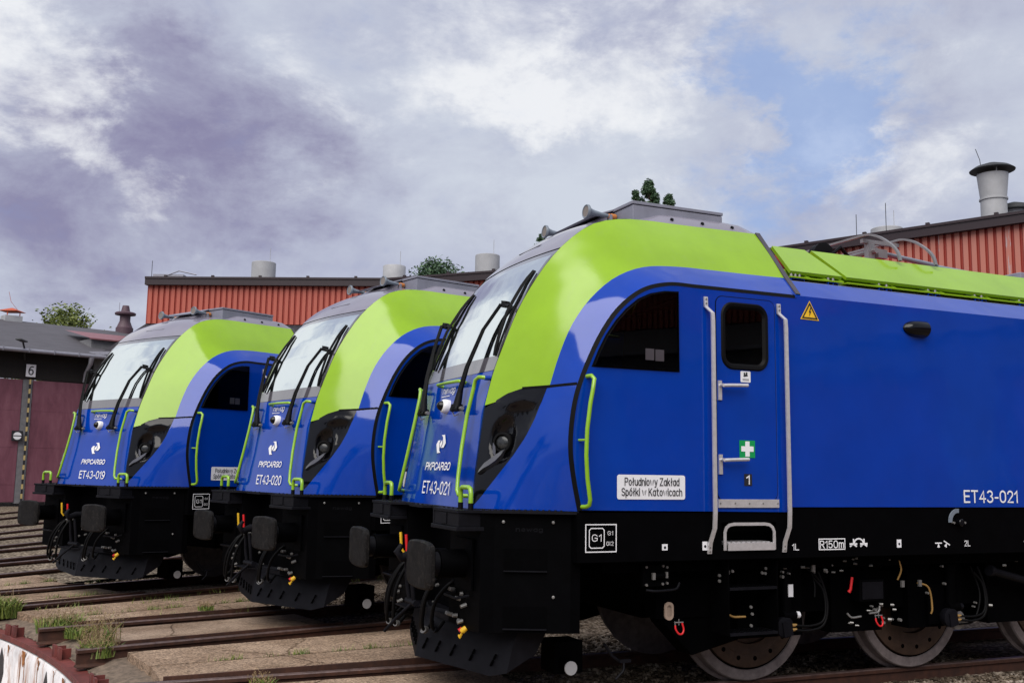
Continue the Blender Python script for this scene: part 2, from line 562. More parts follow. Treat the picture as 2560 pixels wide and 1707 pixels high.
class MB:
    def __init__(s):
        s.v, s.f, s.mi = [], [], []
        s.k = 0

    def add(s, vs, fs, k=None):
        o = len(s.v)
        s.v += [tuple(q) for q in vs]
        for f in fs:
            s.f.append([o + i for i in f])
            s.mi.append(s.k if k is None else k)
        return s

    def box(s, x0, x1, y0, y1, z0, z1, k=None):
        x0, x1 = min(x0, x1), max(x0, x1)
        y0, y1 = min(y0, y1), max(y0, y1)
        z0, z1 = min(z0, z1), max(z0, z1)
        vs = [(x, y, z) for x in (x0, x1) for y in (y0, y1) for z in (z0, z1)]
        return s.add(vs, [(0, 1, 3, 2), (4, 6, 7, 5), (0, 4, 5, 1), (2, 3, 7, 6), (0, 2, 6, 4), (1, 5, 7, 3)], k)

    def obox(s, c, ax, ay, az, k=None):
        c, ax, ay, az = map(Vector, (c, ax, ay, az))
        vs = [c + a * ax + b * ay + d * az for a in (-1, 1) for b in (-1, 1) for d in (-1, 1)]
        return s.add(vs, [(0, 1, 3, 2), (4, 6, 7, 5), (0, 4, 5, 1), (2, 3, 7, 6), (0, 2, 6, 4), (1, 5, 7, 3)], k)

    def grid(s, rows, k=None, flip=False):
        o = len(s.v)
        m = len(rows[0])
        for r in rows:
            s.v += [tuple(q) for q in r]
        for i in range(len(rows) - 1):
            for j in range(m - 1):
                f = [o + i * m + j, o + i * m + j + 1, o + (i + 1) * m + j + 1, o + (i + 1) * m + j]
                s.f.append(f[::-1] if flip else f)
                s.mi.append(s.k if k is None else k)
        return s

    def prism(s, pts, f3, a0, a1, k=None):
        """pts: 2-D outline; f3(p, a) gives 3-D"""
        n = len(pts)
        vs = [f3(q, a0) for q in pts] + [f3(q, a1) for q in pts]
        fs = [list(range(n))[::-1], list(range(n, 2 * n))] + [(i, (i + 1) % n, n + (i + 1) % n, n + i) for i in range(n)]
        return s.add(vs, fs, k)

    def tube(s, path, r, n=8, k=None, caps=True, flatten=None):
        P = [Vector(q) for q in path]
        rs = r if isinstance(r, (list, tuple)) else [r] * len(P)
        T = []
        for i in range(len(P)):
            a = P[max(0, i - 1)]
            b = P[min(len(P) - 1, i + 1)]
            T.append((b - a).normalized())
        ref = Vector((0, 0, 1)) if abs(T[0].z) < .9 else Vector((1, 0, 0))
        nv = T[0].cross(ref).normalized()
        rows = []
        for i in range(len(P)):
            nv = (nv - T[i] * nv.dot(T[i])).normalized()
            bv = T[i].cross(nv)
            rows.append([P[i] + rs[i] * (cos(2 * pi * j / n) * nv + sin(2 * pi * j / n) * bv) for j in range(n)])
        o = len(s.v)
        for q in rows:
            s.v += [tuple(x) for x in q]
        kk = s.k if k is None else k
        for i in range(len(P) - 1):
            for j in range(n):
                s.f.append([o + i * n + j, o + i * n + (j + 1) % n, o + (i + 1) * n + (j + 1) % n, o + (i + 1) * n + j])
                s.mi.append(kk)
        if caps:
            s.f.append([o + j for j in range(n)][::-1])
            s.mi.append(kk)
            s.f.append([o + (len(P) - 1) * n + j for j in range(n)])
            s.mi.append(kk)
        return s

    def lathe(s, prof, origin, axis, n=24, k=None, cap0=True, cap1=True):
        """prof: (distance along axis, radius)"""
        ax = Vector(axis).normalized()
        ref = Vector((0, 0, 1)) if abs(ax.z) < .9 else Vector((1, 0, 0))
        a = ax.cross(ref).normalized()
        b = ax.cross(a)
        O = Vector(origin)
        o = len(s.v)
        kk = s.k if k is None else k
        for h, r in prof:
            for j in range(n):
                s.v.append(tuple(O + ax * h + r * (cos(2 * pi * j / n) * a + sin(2 * pi * j / n) * b)))
        for i in range(len(prof) - 1):
            for j in range(n):
                s.f.append([o + i * n + j, o + i * n + (j + 1) % n, o + (i + 1) * n + (j + 1) % n, o + (i + 1) * n + j])
                s.mi.append(kk)
        if cap0:
            s.f.append([o + j for j in range(n)][::-1])
            s.mi.append(kk)
        if cap1:
            s.f.append([o + (len(prof) - 1) * n + j for j in range(n)])
            s.mi.append(kk)
        return s

    def sheet(s, outer, holes, f3, k=None):
        """2-D polygon with holes -> triangles"""
        vs, es, fs = [], [], []
        for loop in [outer] + list(holes):
            o = len(vs)
            vs += [Vector((q[0], q[1])) for q in loop]
            es += [(o + i, o + (i + 1) % len(loop)) for i in range(len(loop))]
        r = delaunay_2d_cdt(vs, es, [], 0, 1e-5)
        V, F = r[0], r[2]

        def inside(p, poly):
            c = False
            for i in range(len(poly)):
                a, b = poly[i], poly[i - 1]
                if (a[1] > p[1]) != (b[1] > p[1]) and p[0] < (b[0] - a[0]) * (p[1] - a[1]) / (b[1] - a[1]) + a[0]:
                    c = not c
            return c
        keep = []
        for f in F:
            cx = sum(V[i].x for i in f) / 3
            cy = sum(V[i].y for i in f) / 3
            if inside((cx, cy), outer) and not any(inside((cx, cy), h) for h in holes):
                keep.append(list(f))
        return s.add([f3((v.x, v.y)) for v in V], keep, k)

    def build(s, name, mats, parent=None, smooth=None, bevel=0.0, fixn=True, split=False):
        if split:
            par = list(range(len(s.v)))

            def find(i):
                while par[i] != i:
                    par[i] = par[par[i]]
                    i = par[i]
                return i
            for f in s.f:
                for q in f[1:]:
                    par[find(q)] = find(f[0])
            groups = {}
            for f, k in zip(s.f, s.mi):
                groups.setdefault(find(f[0]), []).append((f, k))
            res = []
            for g in groups.values():
                m2 = MB()
                idx = {}
                for f, k in g:
                    for q in f:
                        if q not in idx:
                            idx[q] = len(m2.v)
                            m2.v.append(s.v[q])
                    m2.f.append([idx[q] for q in f])
                    m2.mi.append(k)
                res.append(m2.build(name, mats, parent, smooth, bevel, fixn))
            return res[0]
        me = bpy.data.meshes.new(name)
        me.from_pydata(s.v, [], s.f)
        if not isinstance(mats, (list, tuple)):
            mats = [mats]
        for m in mats:
            me.materials.append(m)
        for p, k in zip(me.polygons, s.mi):
            p.material_index = k
        if fixn:
            bm = bmesh.new()
            bm.from_mesh(me)
            bmesh.ops.recalc_face_normals(bm, faces=bm.faces)
            bm.to_mesh(me)
            bm.free()
        if smooth is not None:
            me.shade_smooth()
            me.set_sharp_from_angle(angle=radians(smooth))
        me.update()
        o = bpy.data.objects.new(name, me)
        COL.objects.link(o)
        if parent:
            o.parent = parent
        if bevel:
            b = o.modifiers.new('bevel', 'BEVEL')
            b.width = bevel
            b.segments = 2
            b.limit_method = 'ANGLE'
            b.angle_limit = radians(40)
        return o


def tag(o, label, cat, group=None, kind=None):
    if label:
        o['label'] = label
    if cat:
        o['category'] = cat
    if group:
        o['group'] = group
    if kind:
        o['kind'] = kind
    return o


def empty(name, loc, rz=0.0):
    o = bpy.data.objects.new(name, None)
    o.empty_display_size = .3
    COL.objects.link(o)
    o.location = loc
    o.rotation_euler = (0, 0, rz)
    return o


def kids(o):
    return [c for c in list(bpy.data.objects) if c.parent == o]


def _arc(cx, cy, rx, ry, a0, a1, n=9):
    return [(cx + rx * cos(radians(a0 + (a1 - a0) * i / n)), cy + ry * sin(radians(a0 + (a1 - a0) * i / n))) for i in range(n + 1)]


_EL = _arc(.23, .36, .23, .36, 0, 360, 18)
_OO = _arc(.3, .66, .28, .34, 0, 180) + _arc(.3, .34, .28, .34, 180, 360) + [(.58, .66)]
_AR = [(0, .42)] + _arc(.23, .47, .23, .25, 150, 0) + [(.46, 0)]
GLYPH = {
    'P': [[(0, 0), (0, 1), (.32, 1)] + _arc(.32, .74, .24, .26, 90, -90) + [(0, .48)]],
    'K': [[(0, 0), (0, 1)], [(.55, 1), (.02, .40)], [(.2, .6), (.58, 0)]],
    'C': [_arc(.3, .68, .28, .32, 15, 180) + _arc(.3, .32, .28, .32, 180, 345)],
    'A': [[(0, 0), (.3, 1), (.6, 0)], [(.1, .33), (.5, .33)]],
    'R': [[(0, 0), (0, 1), (.32, 1)] + _arc(.32, .74, .24, .26, 90, -90) + [(0, .48)], [(.3, .48), (.58, 0)]],
    'G': [_arc(.3, .68, .28, .32, 20, 180) + _arc(.3, .32, .28, .32, 180, 300) + [(.58, .14), (.58, .47), (.33, .47)]],
    'O': [_OO], '0': [_OO],
    'E': [[(.52, 1), (0, 1), (0, 0), (.52, 0)], [(0, .52), (.46, .52)]],
    'T': [[(0, 1), (.6, 1)], [(.3, 1), (.3, 0)]],
    'Z': [[(0, 1), (.55, 1), (0, 0), (.57, 0)]],
    'S': [_arc(.29, .75, .26, .25, 25, 270) + _arc(.29, .25, .26, .25, 90, -155)[1:]],
    'I': [[(0, 0), (0, 1)]], 'L': [[(0, 1), (0, 0), (.48, 0)]],
    '1': [[(0, .76), (.22, 1), (.22, 0)]],
    '2': [_arc(.28, .72, .26, .28, 165, -25) + [(.02, 0), (.56, 0)]],
    '3': [_arc(.26, .76, .25, .24, 150, -80) + _arc(.26, .27, .28, .27, 85, -155)],
    '4': [[(.42, 0), (.42, 1), (0, .3), (.58, .3)]],
    '5': [[(.5, 1), (.08, 1), (.04, .52)] + _arc(.27, .32, .28, .31, 125, -150)],
    '6': [_arc(.29, .31, .27, .31, 0, 360, 18), _arc(.42, .40, .40, .60, 180, 75)],
    '9': [_arc(.29, .69, .27, .31, 0, 360, 18), _arc(.16, .60, .40, .60, 0, -105)],
    '-': [[(.04, .40), (.32, .40)]],
    'n': [[(0, 0), (0, .72)], _AR], 'h': [[(0, 0), (0, 1)], _AR],
    'm': [[(0, 0), (0, .72)], [(0, .42)] + _arc(.17, .51, .17, .21, 150, 0) + [(.34, 0)], [(.34, .42)] + _arc(.51, .51, .17, .21, 150, 0) + [(.68, 0)]],
    'e': [[(.03, .38), (.46, .38)] + _arc(.24, .37, .23, .35, 5, 320)],
    'w': [[(0, .72), (.16, 0), (.33, .68), (.50, 0), (.66, .72)]],
    'a': [_EL, [(.46, .72), (.46, 0)]], 'd': [_EL, [(.46, 1), (.46, 0)]], 'p': [_EL, [(0, .72), (0, -.27)]], 'o': [_EL],
    'g': [_EL, [(.46, .72), (.46, -.05)] + _arc(.23, -.05, .23, .22, 0, -150)],
    '\u00f3': [_EL, [(.18, .86), (.34, 1.02)]],
    '\u0142': [[(.12, 0), (.12, 1)], [(0, .44), (.25, .64)]],
    'u': [[(0, .72), (0, .25)] + _arc(.23, .25, .23, .25, 180, 360) + [(.46, .72)], [(.46, .3), (.46, 0)]],
    'i': [[(0, 0), (0, .72)], [(0, .90), (0, 1.0)]],
    'y': [[(0, .72), (.24, 0)], [(.48, .72), (.24, 0), (.14, -.25), (0, -.25)]],
    'k': [[(0, 0), (0, 1)], [(.44, .72), (.02, .3)], [(.16, .44), (.46, 0)]],
    't': [[(.14, 1), (.14, .2)] + _arc(.32, .2, .18, .2, 180, 270) + [(.40, 0)], [(0, .72), (.36, .72)]],
    'c': [_arc(.25, .36, .24, .36, 45, 315, 12)],
}


def text_mesh(txt, org, xd, yd, width, height, mat, name, parent, shear=0.0, bold=0.0, stk=.13, gap=.24):
    """flat sans lettering cut from strokes: org = lower left corner, xd/yd = reading and up directions; height = capital height"""
    tot = 0.0
    items = []
    for ch in txt:
        if ch == ' ':
            tot += .34
            continue
        g = GLYPH[ch]
        gw = max(q[0] for st in g for q in st)
        items.append((tot, g))
        tot += gw + gap
    tot -= gap
    th = stk * height
    sx = (width - th) / max(tot, .001) if tot > .01 else 1.0
    sy = height - th
    xd, yd, org = Vector(xd).normalized(), Vector(yd).normalized(), Vector(org)
    nz = xd.cross(yd).normalized()
    mb = MB()
    for x0, g in items:
        for si, st in enumerate(g):
            P = [Vector(((x0 + q[0]) * sx + th / 2 + shear * q[1] * sy, q[1] * sy + th / 2)) for q in st]
            P = [p for i, p in enumerate(P) if i == 0 or (p - P[i - 1]).length > 1e-5]
            closed = (P[0] - P[-1]).length < 1e-4
            n = len(P)
            rows = []
            for i in range(n):
                a = P[i - 1] if i > 0 else (P[n - 2] if closed else P[0])
                b = P[i + 1] if i < n - 1 else (P[1] if closed else P[-1])
                d1, d2 = (P[i] - a), (b - P[i])
                if d1.length < 1e-7:
                    d1 = d2
                if d2.length < 1e-7:
                    d2 = d1
                d1, d2 = d1.normalized(), d2.normalized()
                n1, n2 = Vector((-d1.y, d1.x)), Vector((-d2.y, d2.x))
                m = n1 + n2
                m = m / max(.5, m.dot(n1)) if m.length > 1e-4 else n1
                c = P[i]
                if not closed and i == 0:
                    c = c - d2 * th * .5
                if not closed and i == n - 1:
                    c = c + d1 * th * .5
                rows.append([c - m * th / 2, c + m * th / 2])
            mb.grid([[org + xd * q.x + yd * q.y + nz * (.0004 * si) for q in r] for r in rows])
    return mb.build(name, mat, parent, fixn=False)


def rrect(x0, x1, y0, y1, r, n=6):
    out = []
    for cx, cy, a0 in ((x1 - r, y1 - r, 0), (x0 + r, y1 - r, 90), (x0 + r, y0 + r, 180), (x1 - r, y0 + r, 270)):
        for i in range(n + 1):
            a = radians(a0 + 90 * i / n)
            out.append((cx + r * cos(a), cy + r * sin(a)))
    return out


def lerp(a, b, t):
    return a + (b - a) * t


def interp(x, xs, ys):
    if x <= xs[0]:
        return ys[0] + (ys[1] - ys[0]) * (x - xs[0]) / (xs[1] - xs[0])
    for i in range(len(xs) - 1):
        if x <= xs[i + 1] or i == len(xs) - 2:
            return ys[i] + (ys[i + 1] - ys[i]) * (x - xs[i]) / (xs[i + 1] - xs[i])


def catmull(Q, n=8):
    Q = [Vector(q) for q in Q]
    E = [2 * Q[0] - Q[1]] + Q + [2 * Q[-1] - Q[-2]]
    out = []
    for i in range(len(Q) - 1):
        a, b, c, d = E[i:i + 4]
        for j in range(n):
            t = j / n
            out.append(.5 * (2 * b + (c - a) * t + (2 * a - 5 * b + 4 * c - d) * t * t + (3 * b - a - 3 * c + d) * t ** 3))
    out.append(Q[-1])
    return out


exec_parts = []

# ================================================================== SETTING
C0 = Vector((-15.33, 2.14))                  # centre of the turntable
TR = {'A': ((-1.03486, 8.39508), 1.16066584), 'B': (((-3.16418, 11.47558)), 0.91468947), 'C': ((-6.13006, 13.75440), 0.67211175)}


def add_track(k, deg):
    a = radians(deg)
    TR[k] = ((C0.x + 15.4 * sin(a), C0.y + 15.4 * cos(a)), a)


add_track('D', 24.7)
add_track('E', 10.9)
add_track('F', -2.9)
add_track('G', 80.3)
add_track('H', 17.6)
add_track('I', 4.2)


def tw(k, u, v, z=0.0):
    (x, y), a = TR[k]
    return Vector((x + u * sin(a) - v * cos(a), y + u * cos(a) + v * sin(a), z))


def t_u(k, r):
    (x, y), a = TR[k]
    return r - ((x - C0.x) * sin(a) + (y - C0.y) * cos(a))


# ground: one sheet round the pit out to the horizon, pit floor
GZ = -0.13
mb = MB()
radii = [13.70, 13.82, 14.6, 15.5, 17, 19, 22, 26, 32, 40, 55, 80, 140, 300, 900]
rows = []
rg = random.Random(3)
for r in radii:
    rows.append([(C0.x + r * sin(2 * pi * i / 160), C0.y + r * cos(2 * pi * i / 160), (GZ if r > 14.8 else -.19) + (rg.uniform(-.012, .012) if 14 < r < 40 and i < 160 else 0)) for i in range(161)])
for r in rows:
    r[-1] = r[0]
mb.grid(rows)
ground = mb.build('ground', GRAV, smooth=60)
tag(ground, 'brown ballast and gravel of the yard', 'ground', kind='structure')
mb = MB()
mb.lathe([(0, 13.5), (0.0, 0.05)], (C0.x, C0.y, -1.75), (0, 0, 1), 96, cap0=False, cap1=True)
tag(mb.build('pit_floor', CONCS), 'concrete floor of the turntable pit', 'floor', kind='structure')

mb = MB()
for i in range(240):
    pass
mb.grid([[(C0.x + r * sin(radians(20 + .25 * i)), C0.y + r * cos(radians(20 + .25 * i)), z + rg.uniform(-.012, .012)) for r, z in ((13.69, -.198), (13.80, -.165), (13.95, -.13), (14.12, -.12), (14.3, -.16))] for i in range(261)])
SOIL = simple('dark_soil', (.13, .095, .068), .95, var=.55, vscale=14, bump=.6, bscale=40)
tag(mb.build('soil', SOIL, smooth=60), 'strip of dark soil between the ring plate and the slabs', 'ground', kind='structure')

mb = MB()
mb.grid([[(C0.x + r * sin(radians(-30 + 2 * i)), C0.y + r * cos(radians(-30 + 2 * i)), z + rg.uniform(-.006, .006)) for r, z in ((14.2, -.14), (14.5, -.085), (16, -.075), (20, -.072), (28, -.07), (38, -.07), (41, -.12))] for i in range(32)])
tag(mb.build('gravel_bed', GRAVF, smooth=60), 'levelled gravel between the empty tracks', 'gravel', kind='structure')

# turntable pit wall with its coping and graffiti
pit = empty('pit_wall', (C0.x, C0.y, 0))
tag(pit, 'white painted curved pit wall with rust streaks and black graffiti in the bottom left corner', 'wall')
mb = MB()
NA = 240
prof = [(13.48, -1.75), (13.48, -.30), (13.50, -.235), (13.95, -.225), (13.95, -1.75)]
rows = [[(r * sin(2 * pi * i / NA), r * cos(2 * pi * i / NA), z) for r, z in prof] for i in range(NA + 1)]
mb.grid(rows)
mb.build('wall_face', PITW, pit, smooth=40)
def on_wall(adeg, z, off=.006):
    return ((13.48 - off) * sin(radians(adeg)), (13.48 - off) * cos(radians(adeg)), z)


for pts in ([(46.0, -.29), (46.35, -.40), (46.45, -.55), (46.1, -.75), (45.5, -.80), (45.6, -.50)], [(53.08, -.285), (53.35, -.40), (53.7, -.62), (53.2, -.9), (52.2, -.9), (52.45, -.5), (52.8, -.38)],
            [(57.5, -.5), (58.1, -.8), (57.6, -1.2), (56.9, -.9)], [(50.2, -.55), (50.8, -.9), (50.3, -1.3), (49.6, -.9)]):
    mb = MB()
    mb.add([on_wall(*q) for q in pts], [list(range(len(pts)))])
    mb.build('graffiti', INK, pit)
RSTM = rust_mat('orange_rust_stain', (.16, .050, .010), (.42, .17, .04), .8)
rt = random.Random(17)
for a0, z0, w, h in ((49.2, -.232, .55, .16), (48.75, -.30, .12, .6), (49.4, -.33, .10, .45), (56.2, -.232, .40, .16), (55.9, -.30, .12, .5), (51.6, -.24, .25, .10), (51.5, -.31, .06, .5), (46.9, -.24, .20, .12), (54.3, -.24, .12, .30), (57.9, -.232, .35, .25)):
    n = 9
    L_ = [(a0 - w / 2 * (1 - .75 * (i / n) ** 1.5) + rt.uniform(-.04, .04), z0 - h * i / n) for i in range(n + 1)]
    R_ = [(a0 + w / 2 * (1 - .75 * (i / n) ** 1.5) + rt.uniform(-.04, .04), z0 - h * i / n) for i in range(n + 1)]
    mb = MB()
    mb.grid([[on_wall(*l, .004), on_wall(*q, .004)] for l, q in zip(L_, R_)])
    mb.build('rust_stain', RSTM, pit)

ring = empty('pit_ring', (C0.x, C0.y, 0))
tag(ring, 'red steel ring plate along the top edge of the white pit wall', 'steel ring')
mb = MB()
prof = [(13.50, -.218), (13.50, -.165), (13.515, -.165), (13.52, -.200), (13.74, -.200), (13.74, -.218)]
rows = [[(r * sin(2 * pi * i / NA), r * cos(2 * pi * i / NA), z) for r, z in prof] for i in range(NA + 1)]
mb.grid(rows)
mb.build('ring_plate', RINGR, ring)
for adeg in [math.degrees(TR[k][1]) + d for k in 'ABCD' for d in (0, -6.95)]:
    for off in (-.10, .10):
        a = radians(adeg) + off / 13.6
        er, et = Vector((sin(a), cos(a), 0)), Vector((cos(a), -sin(a), 0))
        mb = MB()
        mb.obox(er * 13.60 + Vector((0, 0, -.14)), er * .010 + et * .008, et * .05, (0, 0, .058))
        mb.obox(er * 13.66 + Vector((0, 0, -.15)), er * .05, et * .008, (0, 0, .05))
        mb.build('upright_plate', RINGR, ring)

# rails
RP = [(-.062, -.172), (.062, -.172), (.062, -.16), (.012, -.140), (.010, -.045), (.036, -.036), (.037, -.008), (.028, 0), (-.028, 0), (-.037, -.008), (-.036, -.036), (-.010, -.045), (-.012, -.140), (-.062, -.16)]
rail_lab = {'A': 'under the nearest locomotive', 'B': 'under the middle locomotive', 'C': 'under the farthest locomotive',
            'D': 'of the empty track just beyond the farthest locomotive', 'H': 'of the second empty track beyond the farthest locomotive', 'E': 'of the third empty track beyond the farthest locomotive',
            'I': 'of the fourth empty track beyond the farthest locomotive', 'F': 'of the fifth empty track beyond the farthest locomotive', 'G': 'of the empty track on the camera side of the nearest locomotive'}
for k in 'ABCDEFGHI':
    for s, nm in ((-1, 'near rusty rail '), (1, 'far rusty rail ')):
        mb = MB()
        v0 = s * .7525
        n = len(RP)
        us = [t_u(k, 13.58), 40.0 - 15.4]
        for q in us:
            mb.v += [tuple(tw(k, q, v0 + p[0], p[1])) for p in RP]
        for i in range(n):
            mb.f.append([i, (i + 1) % n, n + (i + 1) % n, n + i])
            mb.mi.append(1 if i in (6, 7, 8) else 0)
        mb.f.append(list(range(n))[::-1])
        mb.mi.append(0)
        mb.f.append(list(range(n, 2 * n)))
        mb.mi.append(0)
        o = mb.build('rail', [RAILT, RAILH])
        tag(o, nm + rail_lab[k], 'rail', 'rails fanning out from the turntable pit')

# concrete slabs between and beside the rails, each with a rusty edge angle
ST = -.045


def slab(mb, k, pts, top=ST, bot=-.19, edge=True):
    P = [tw(k, u, v) for u, v in pts]
    n = len(P)
    vs = [(p.x, p.y, bot) for p in P] + [(p.x, p.y, top) for p in P]
    mb.add(vs, [list(range(n, 2 * n))], 0)
    for i in range(n):
        mb.add(vs, [(i, (i + 1) % n, n + (i + 1) % n, n + i)], 0)
    if edge:                                   # steel edge angle along the camera side
        a, b = P[0], P[1]
        d = (b - a).normalized()
        o = Vector((d.y, -d.x, 0)) * .016
        mb.obox((a + b) / 2 + o + Vector((0, 0, -.075)), (b - a) / 2, o * .9, (0, 0, .09), 1)


def add_bis(k1, k2, key):
    a = (TR[k1][1] + TR[k2][1]) / 2
    TR[key] = ((C0.x + 15.4 * sin(a), C0.y + 15.4 * cos(a)), a)


add_bis('A', 'B', 'AB')
add_bis('B', 'C', 'BC')
add_bis('C', 'D', 'CD')
add_bis('A', 'G', 'AG')
for k, u0, u1, mt, nm in (('A', t_u('A', 14.0), 1.2, CONC, 'pavement'), ('B', t_u('B', 13.98), 1.15, CONCS, 'pavement'), ('C', t_u('C', 13.95), 1.0, CONC, 'pavement'), ('D', t_u('D', 13.95), -.2, CONCS, 'pavement')):
    mb = MB()
    slab(mb, k, [(u0, -.60), (u1, -.60), (u1, .62), (u0, .62)])
    if k == 'C':
        mb.k = 1
        mb.obox(tw(k, (u0 + u1) / 2, -.05, ST + .003), tw(k, 1, 0) - tw(k, 0, 0), (tw(k, 0, 1) - tw(k, 0, 0)) * .008, (0, 0, .002))
    tag(mb.build('pavement', [mt, RAILT]), None, None, kind='structure')
for k, u0, u1 in (('AB', t_u('AB', 14.02), 1.55), ('BC', t_u('BC', 13.93), 1.35), ('CD', t_u('CD', 13.95), .6), ('AG', t_u('AG', 14.0), 2.6)):
    mb = MB()
    w0, w1 = .80, .97
    slab(mb, k, [(u0, -w0), (u1 - .25, -w1), (u1 - .1, -.022), (u0 + .06, -.018)])
    slab(mb, k, [(u0 + .05, .012), (u1, .014), (u1 + .30, w1), (u0, w0)], edge=False)
    tag(mb.build('pavement', [CONC, RAILT]), None, None, kind='structure')

# ------------------------------------------------------------------ roundhouse with red clerestory
rh = empty('roundhouse', (0, 0, 0))
tag(rh, 'curved roundhouse with red corrugated upper wall and grey roof vents behind the locomotives', 'building')
RV = [(-16.8, 45.3), (-5.6, 44.7), (8.7, 38.46), (22.4, 26.2), (30.5, 10.5), (32.5, -8.0), (29, -27), (20, -42)]
LV = [(-19.1, 45.75), (-6.3, 42.9), (7.3, 36.6), (20.4, 24.9), (28.2, 9.8), (30.2, -8.0), (26.8, -26), (18.3, -40)]
ZB, ZT = 8.15, 9.95
for si in range(len(RV) - 1):
    P, Q = Vector(RV[si]), Vector(RV[si + 1])
    d = (Q - P)
    Ln = d.length
    d.normalize()
    nrm = Vector((d.y, -d.x))
    pitch = .265
    mb = MB()
    cnt = int(Ln / pitch)
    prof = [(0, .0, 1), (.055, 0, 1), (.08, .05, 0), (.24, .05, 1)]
    xs = []
    for i in range(cnt):
        for a, b, m in prof:
            xs.append((i * pitch + a, b, m))
    xs.append((Ln, 0, 1))
    for i in range(len(xs) - 1):
        a, b = xs[i], xs[i + 1]
        pa, pb = P + d * a[0] + nrm * a[1], P + d * b[0] + nrm * b[1]
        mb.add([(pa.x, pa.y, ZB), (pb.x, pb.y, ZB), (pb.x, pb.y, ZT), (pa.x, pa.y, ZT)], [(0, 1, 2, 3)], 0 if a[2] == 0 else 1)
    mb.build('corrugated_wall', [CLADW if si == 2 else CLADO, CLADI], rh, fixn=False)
    # gutter fascia, upper roof, ledge
    mid = (P + Q) / 2
    mb = MB()
    hl = Vector((d.x, d.y, 0)) * (Ln / 2 + .04)
    nn = Vector((nrm.x, nrm.y, 0))
    mb.obox((mid.x + nn.x * .12, mid.y + nn.y * .12, 10.06), hl, nn * .16, (0, 0, .15))
    mb.obox((mid.x + nn.x * .20, mid.y + nn.y * .20, 10.24), hl, nn * .12, (0, 0, .045))
    for i in range(int(Ln / 2.2)):
        c = P + d * (i * 2.2 + .9)
        mb.obox((c.x + nn.x * .24, c.y + nn.y * .24, 10.32), Vector((d.x, d.y, 0)) * .06, nn * .06, (0, 0, .04))
    mb.build('gutter', FASC, rh)
    # the back line of the building
    P2, Q2 = Vector(RV[si]), Vector(RV[si + 1])
    Pb = C0 + (P2 - C0) * 1.34
    Qb = C0 + (Q2 - C0) * 1.34
    mb = MB()
    mb.add([(P2.x, P2.y, 10.16), (Q2.x, Q2.y, 10.16), (Qb.x, Qb.y, 9.7), (Pb.x, Pb.y, 9.7)], [(0, 1, 2, 3)])
    A_, B_ = Vector(LV[si]), Vector(LV[si + 1])
    mb.add([(A_.x, A_.y, 6.72), (B_.x, B_.y, 6.72), (Q2.x, Q2.y, 8.13), (P2.x, P2.y, 8.13)], [(0, 1, 2, 3)])
    mb.build('roof', ROOF, rh)
    mb = MB()
    mb.add([(Pb.x, Pb.y, 0), (Qb.x, Qb.y, 0), (Qb.x, Qb.y, 9.7), (Pb.x, Pb.y, 9.7)], [(0, 1, 2, 3)])
    if si == 0:
        mb.add([(P2.x, P2.y, 6.5), (Pb.x, Pb.y, 0), (Pb.x, Pb.y, 9.7), (P2.x, P2.y, 10.16)], [(0, 1, 2, 3)])
    dl = (B_ - A_)
    L2 = dl.length
    dl.normalize()
    n2 = Vector((dl.y, -dl.x, 0))
    d3 = Vector((dl.x, dl.y, 0))
    nb = max(1, round(L2 / 7.2))
    bw = L2 / nb
    # lower wall: piers and lintel round the door openings
    m2 = (A_ + B_) / 2
    mb.obox((m2.x, m2.y, 6.0), d3 * (L2 / 2), n2 * .2, (0, 0, .68))
    for i in range(nb + 1):
        c = A_ + dl * (i * bw)
        mb.obox((c.x, c.y, 2.66), d3 * .9, n2 * .22, (0, 0, 2.66))
    mb.build('wall', WALLG, rh, split=True)
    mb = MB()
    for i in range(nb):
        for sgn in (-1, 1):
            c = A_ + dl * ((i + .5) * bw + sgn * (bw - 1.8) / 4)
            mb.obox((c.x + n2.x * .03, c.y + n2.y * .03, 2.66), d3 * ((bw - 1.8) / 4 - .02), n2 * .06, (0, 0, 2.64))
    mb.build('door', DOOR, rh, split=True)
    mb = MB()
    mb.obox((m2.x + n2.x * .3, m2.y + n2.y * .3, 6.74), d3 * (L2 / 2 + .1), n2 * .16, (0, 0, .08))
    mb.build('eaves_gutter', GUTT, rh)
for x, y, r, z1 in ((-12.2, 48.0, .58, 11.62), (-5.75, 47.5, .55, 11.45), (-1.2, 45.5, .57, 11.62), (14.6, 38.2, .60, 11.36)):
    mb = MB()
    mb.lathe([(9.6, r * .8), (10.42, r * .8), (10.5, r * .98), (10.62, r), (z1 - .02, r), (z1, r * .97), (z1 - .05, r * .92)], (x, y, 0), (0, 0, 1), 28)
    mb.tube([(x + r * .5, y, z1 - .1), (x + r * .5, y, z1 + .75)], .012, 5)
    mb.build('roof_vent', DUCT, rh, smooth=40)
mb = MB()
mb.lathe([(9.6, .45), (11.65, .44), (11.67, .48), (11.73, .48), (11.74, .44), (12.62, .53), (12.62, .50)], (17.27, 35.0, 0), (0, 0, 1), 32)
for a in (20, 140, 260):
    mb.tube([(17.27 + .5 * cos(radians(a)), 35 + .5 * sin(radians(a)), 12.5), (17.27 + .5 * cos(radians(a)), 35 + .5 * sin(radians(a)), 12.85)], .02, 5)
ch = mb.build('chimney', DUCT, rh, smooth=40)
mb = MB()
mb.lathe([(12.76, .76), (12.78, .77), (12.90, .60), (13.04, .2), (13.06, .02)], (17.27, 35.0, 0), (0, 0, 1), 28)
mb.tube([(16.77, 34.8, 12.8), (16.74, 34.8, 13.1), (16.6, 34.8, 13.5)], .012, 5)
mb.build('cowl', DUCTD, ch, smooth=30)
mb = MB()
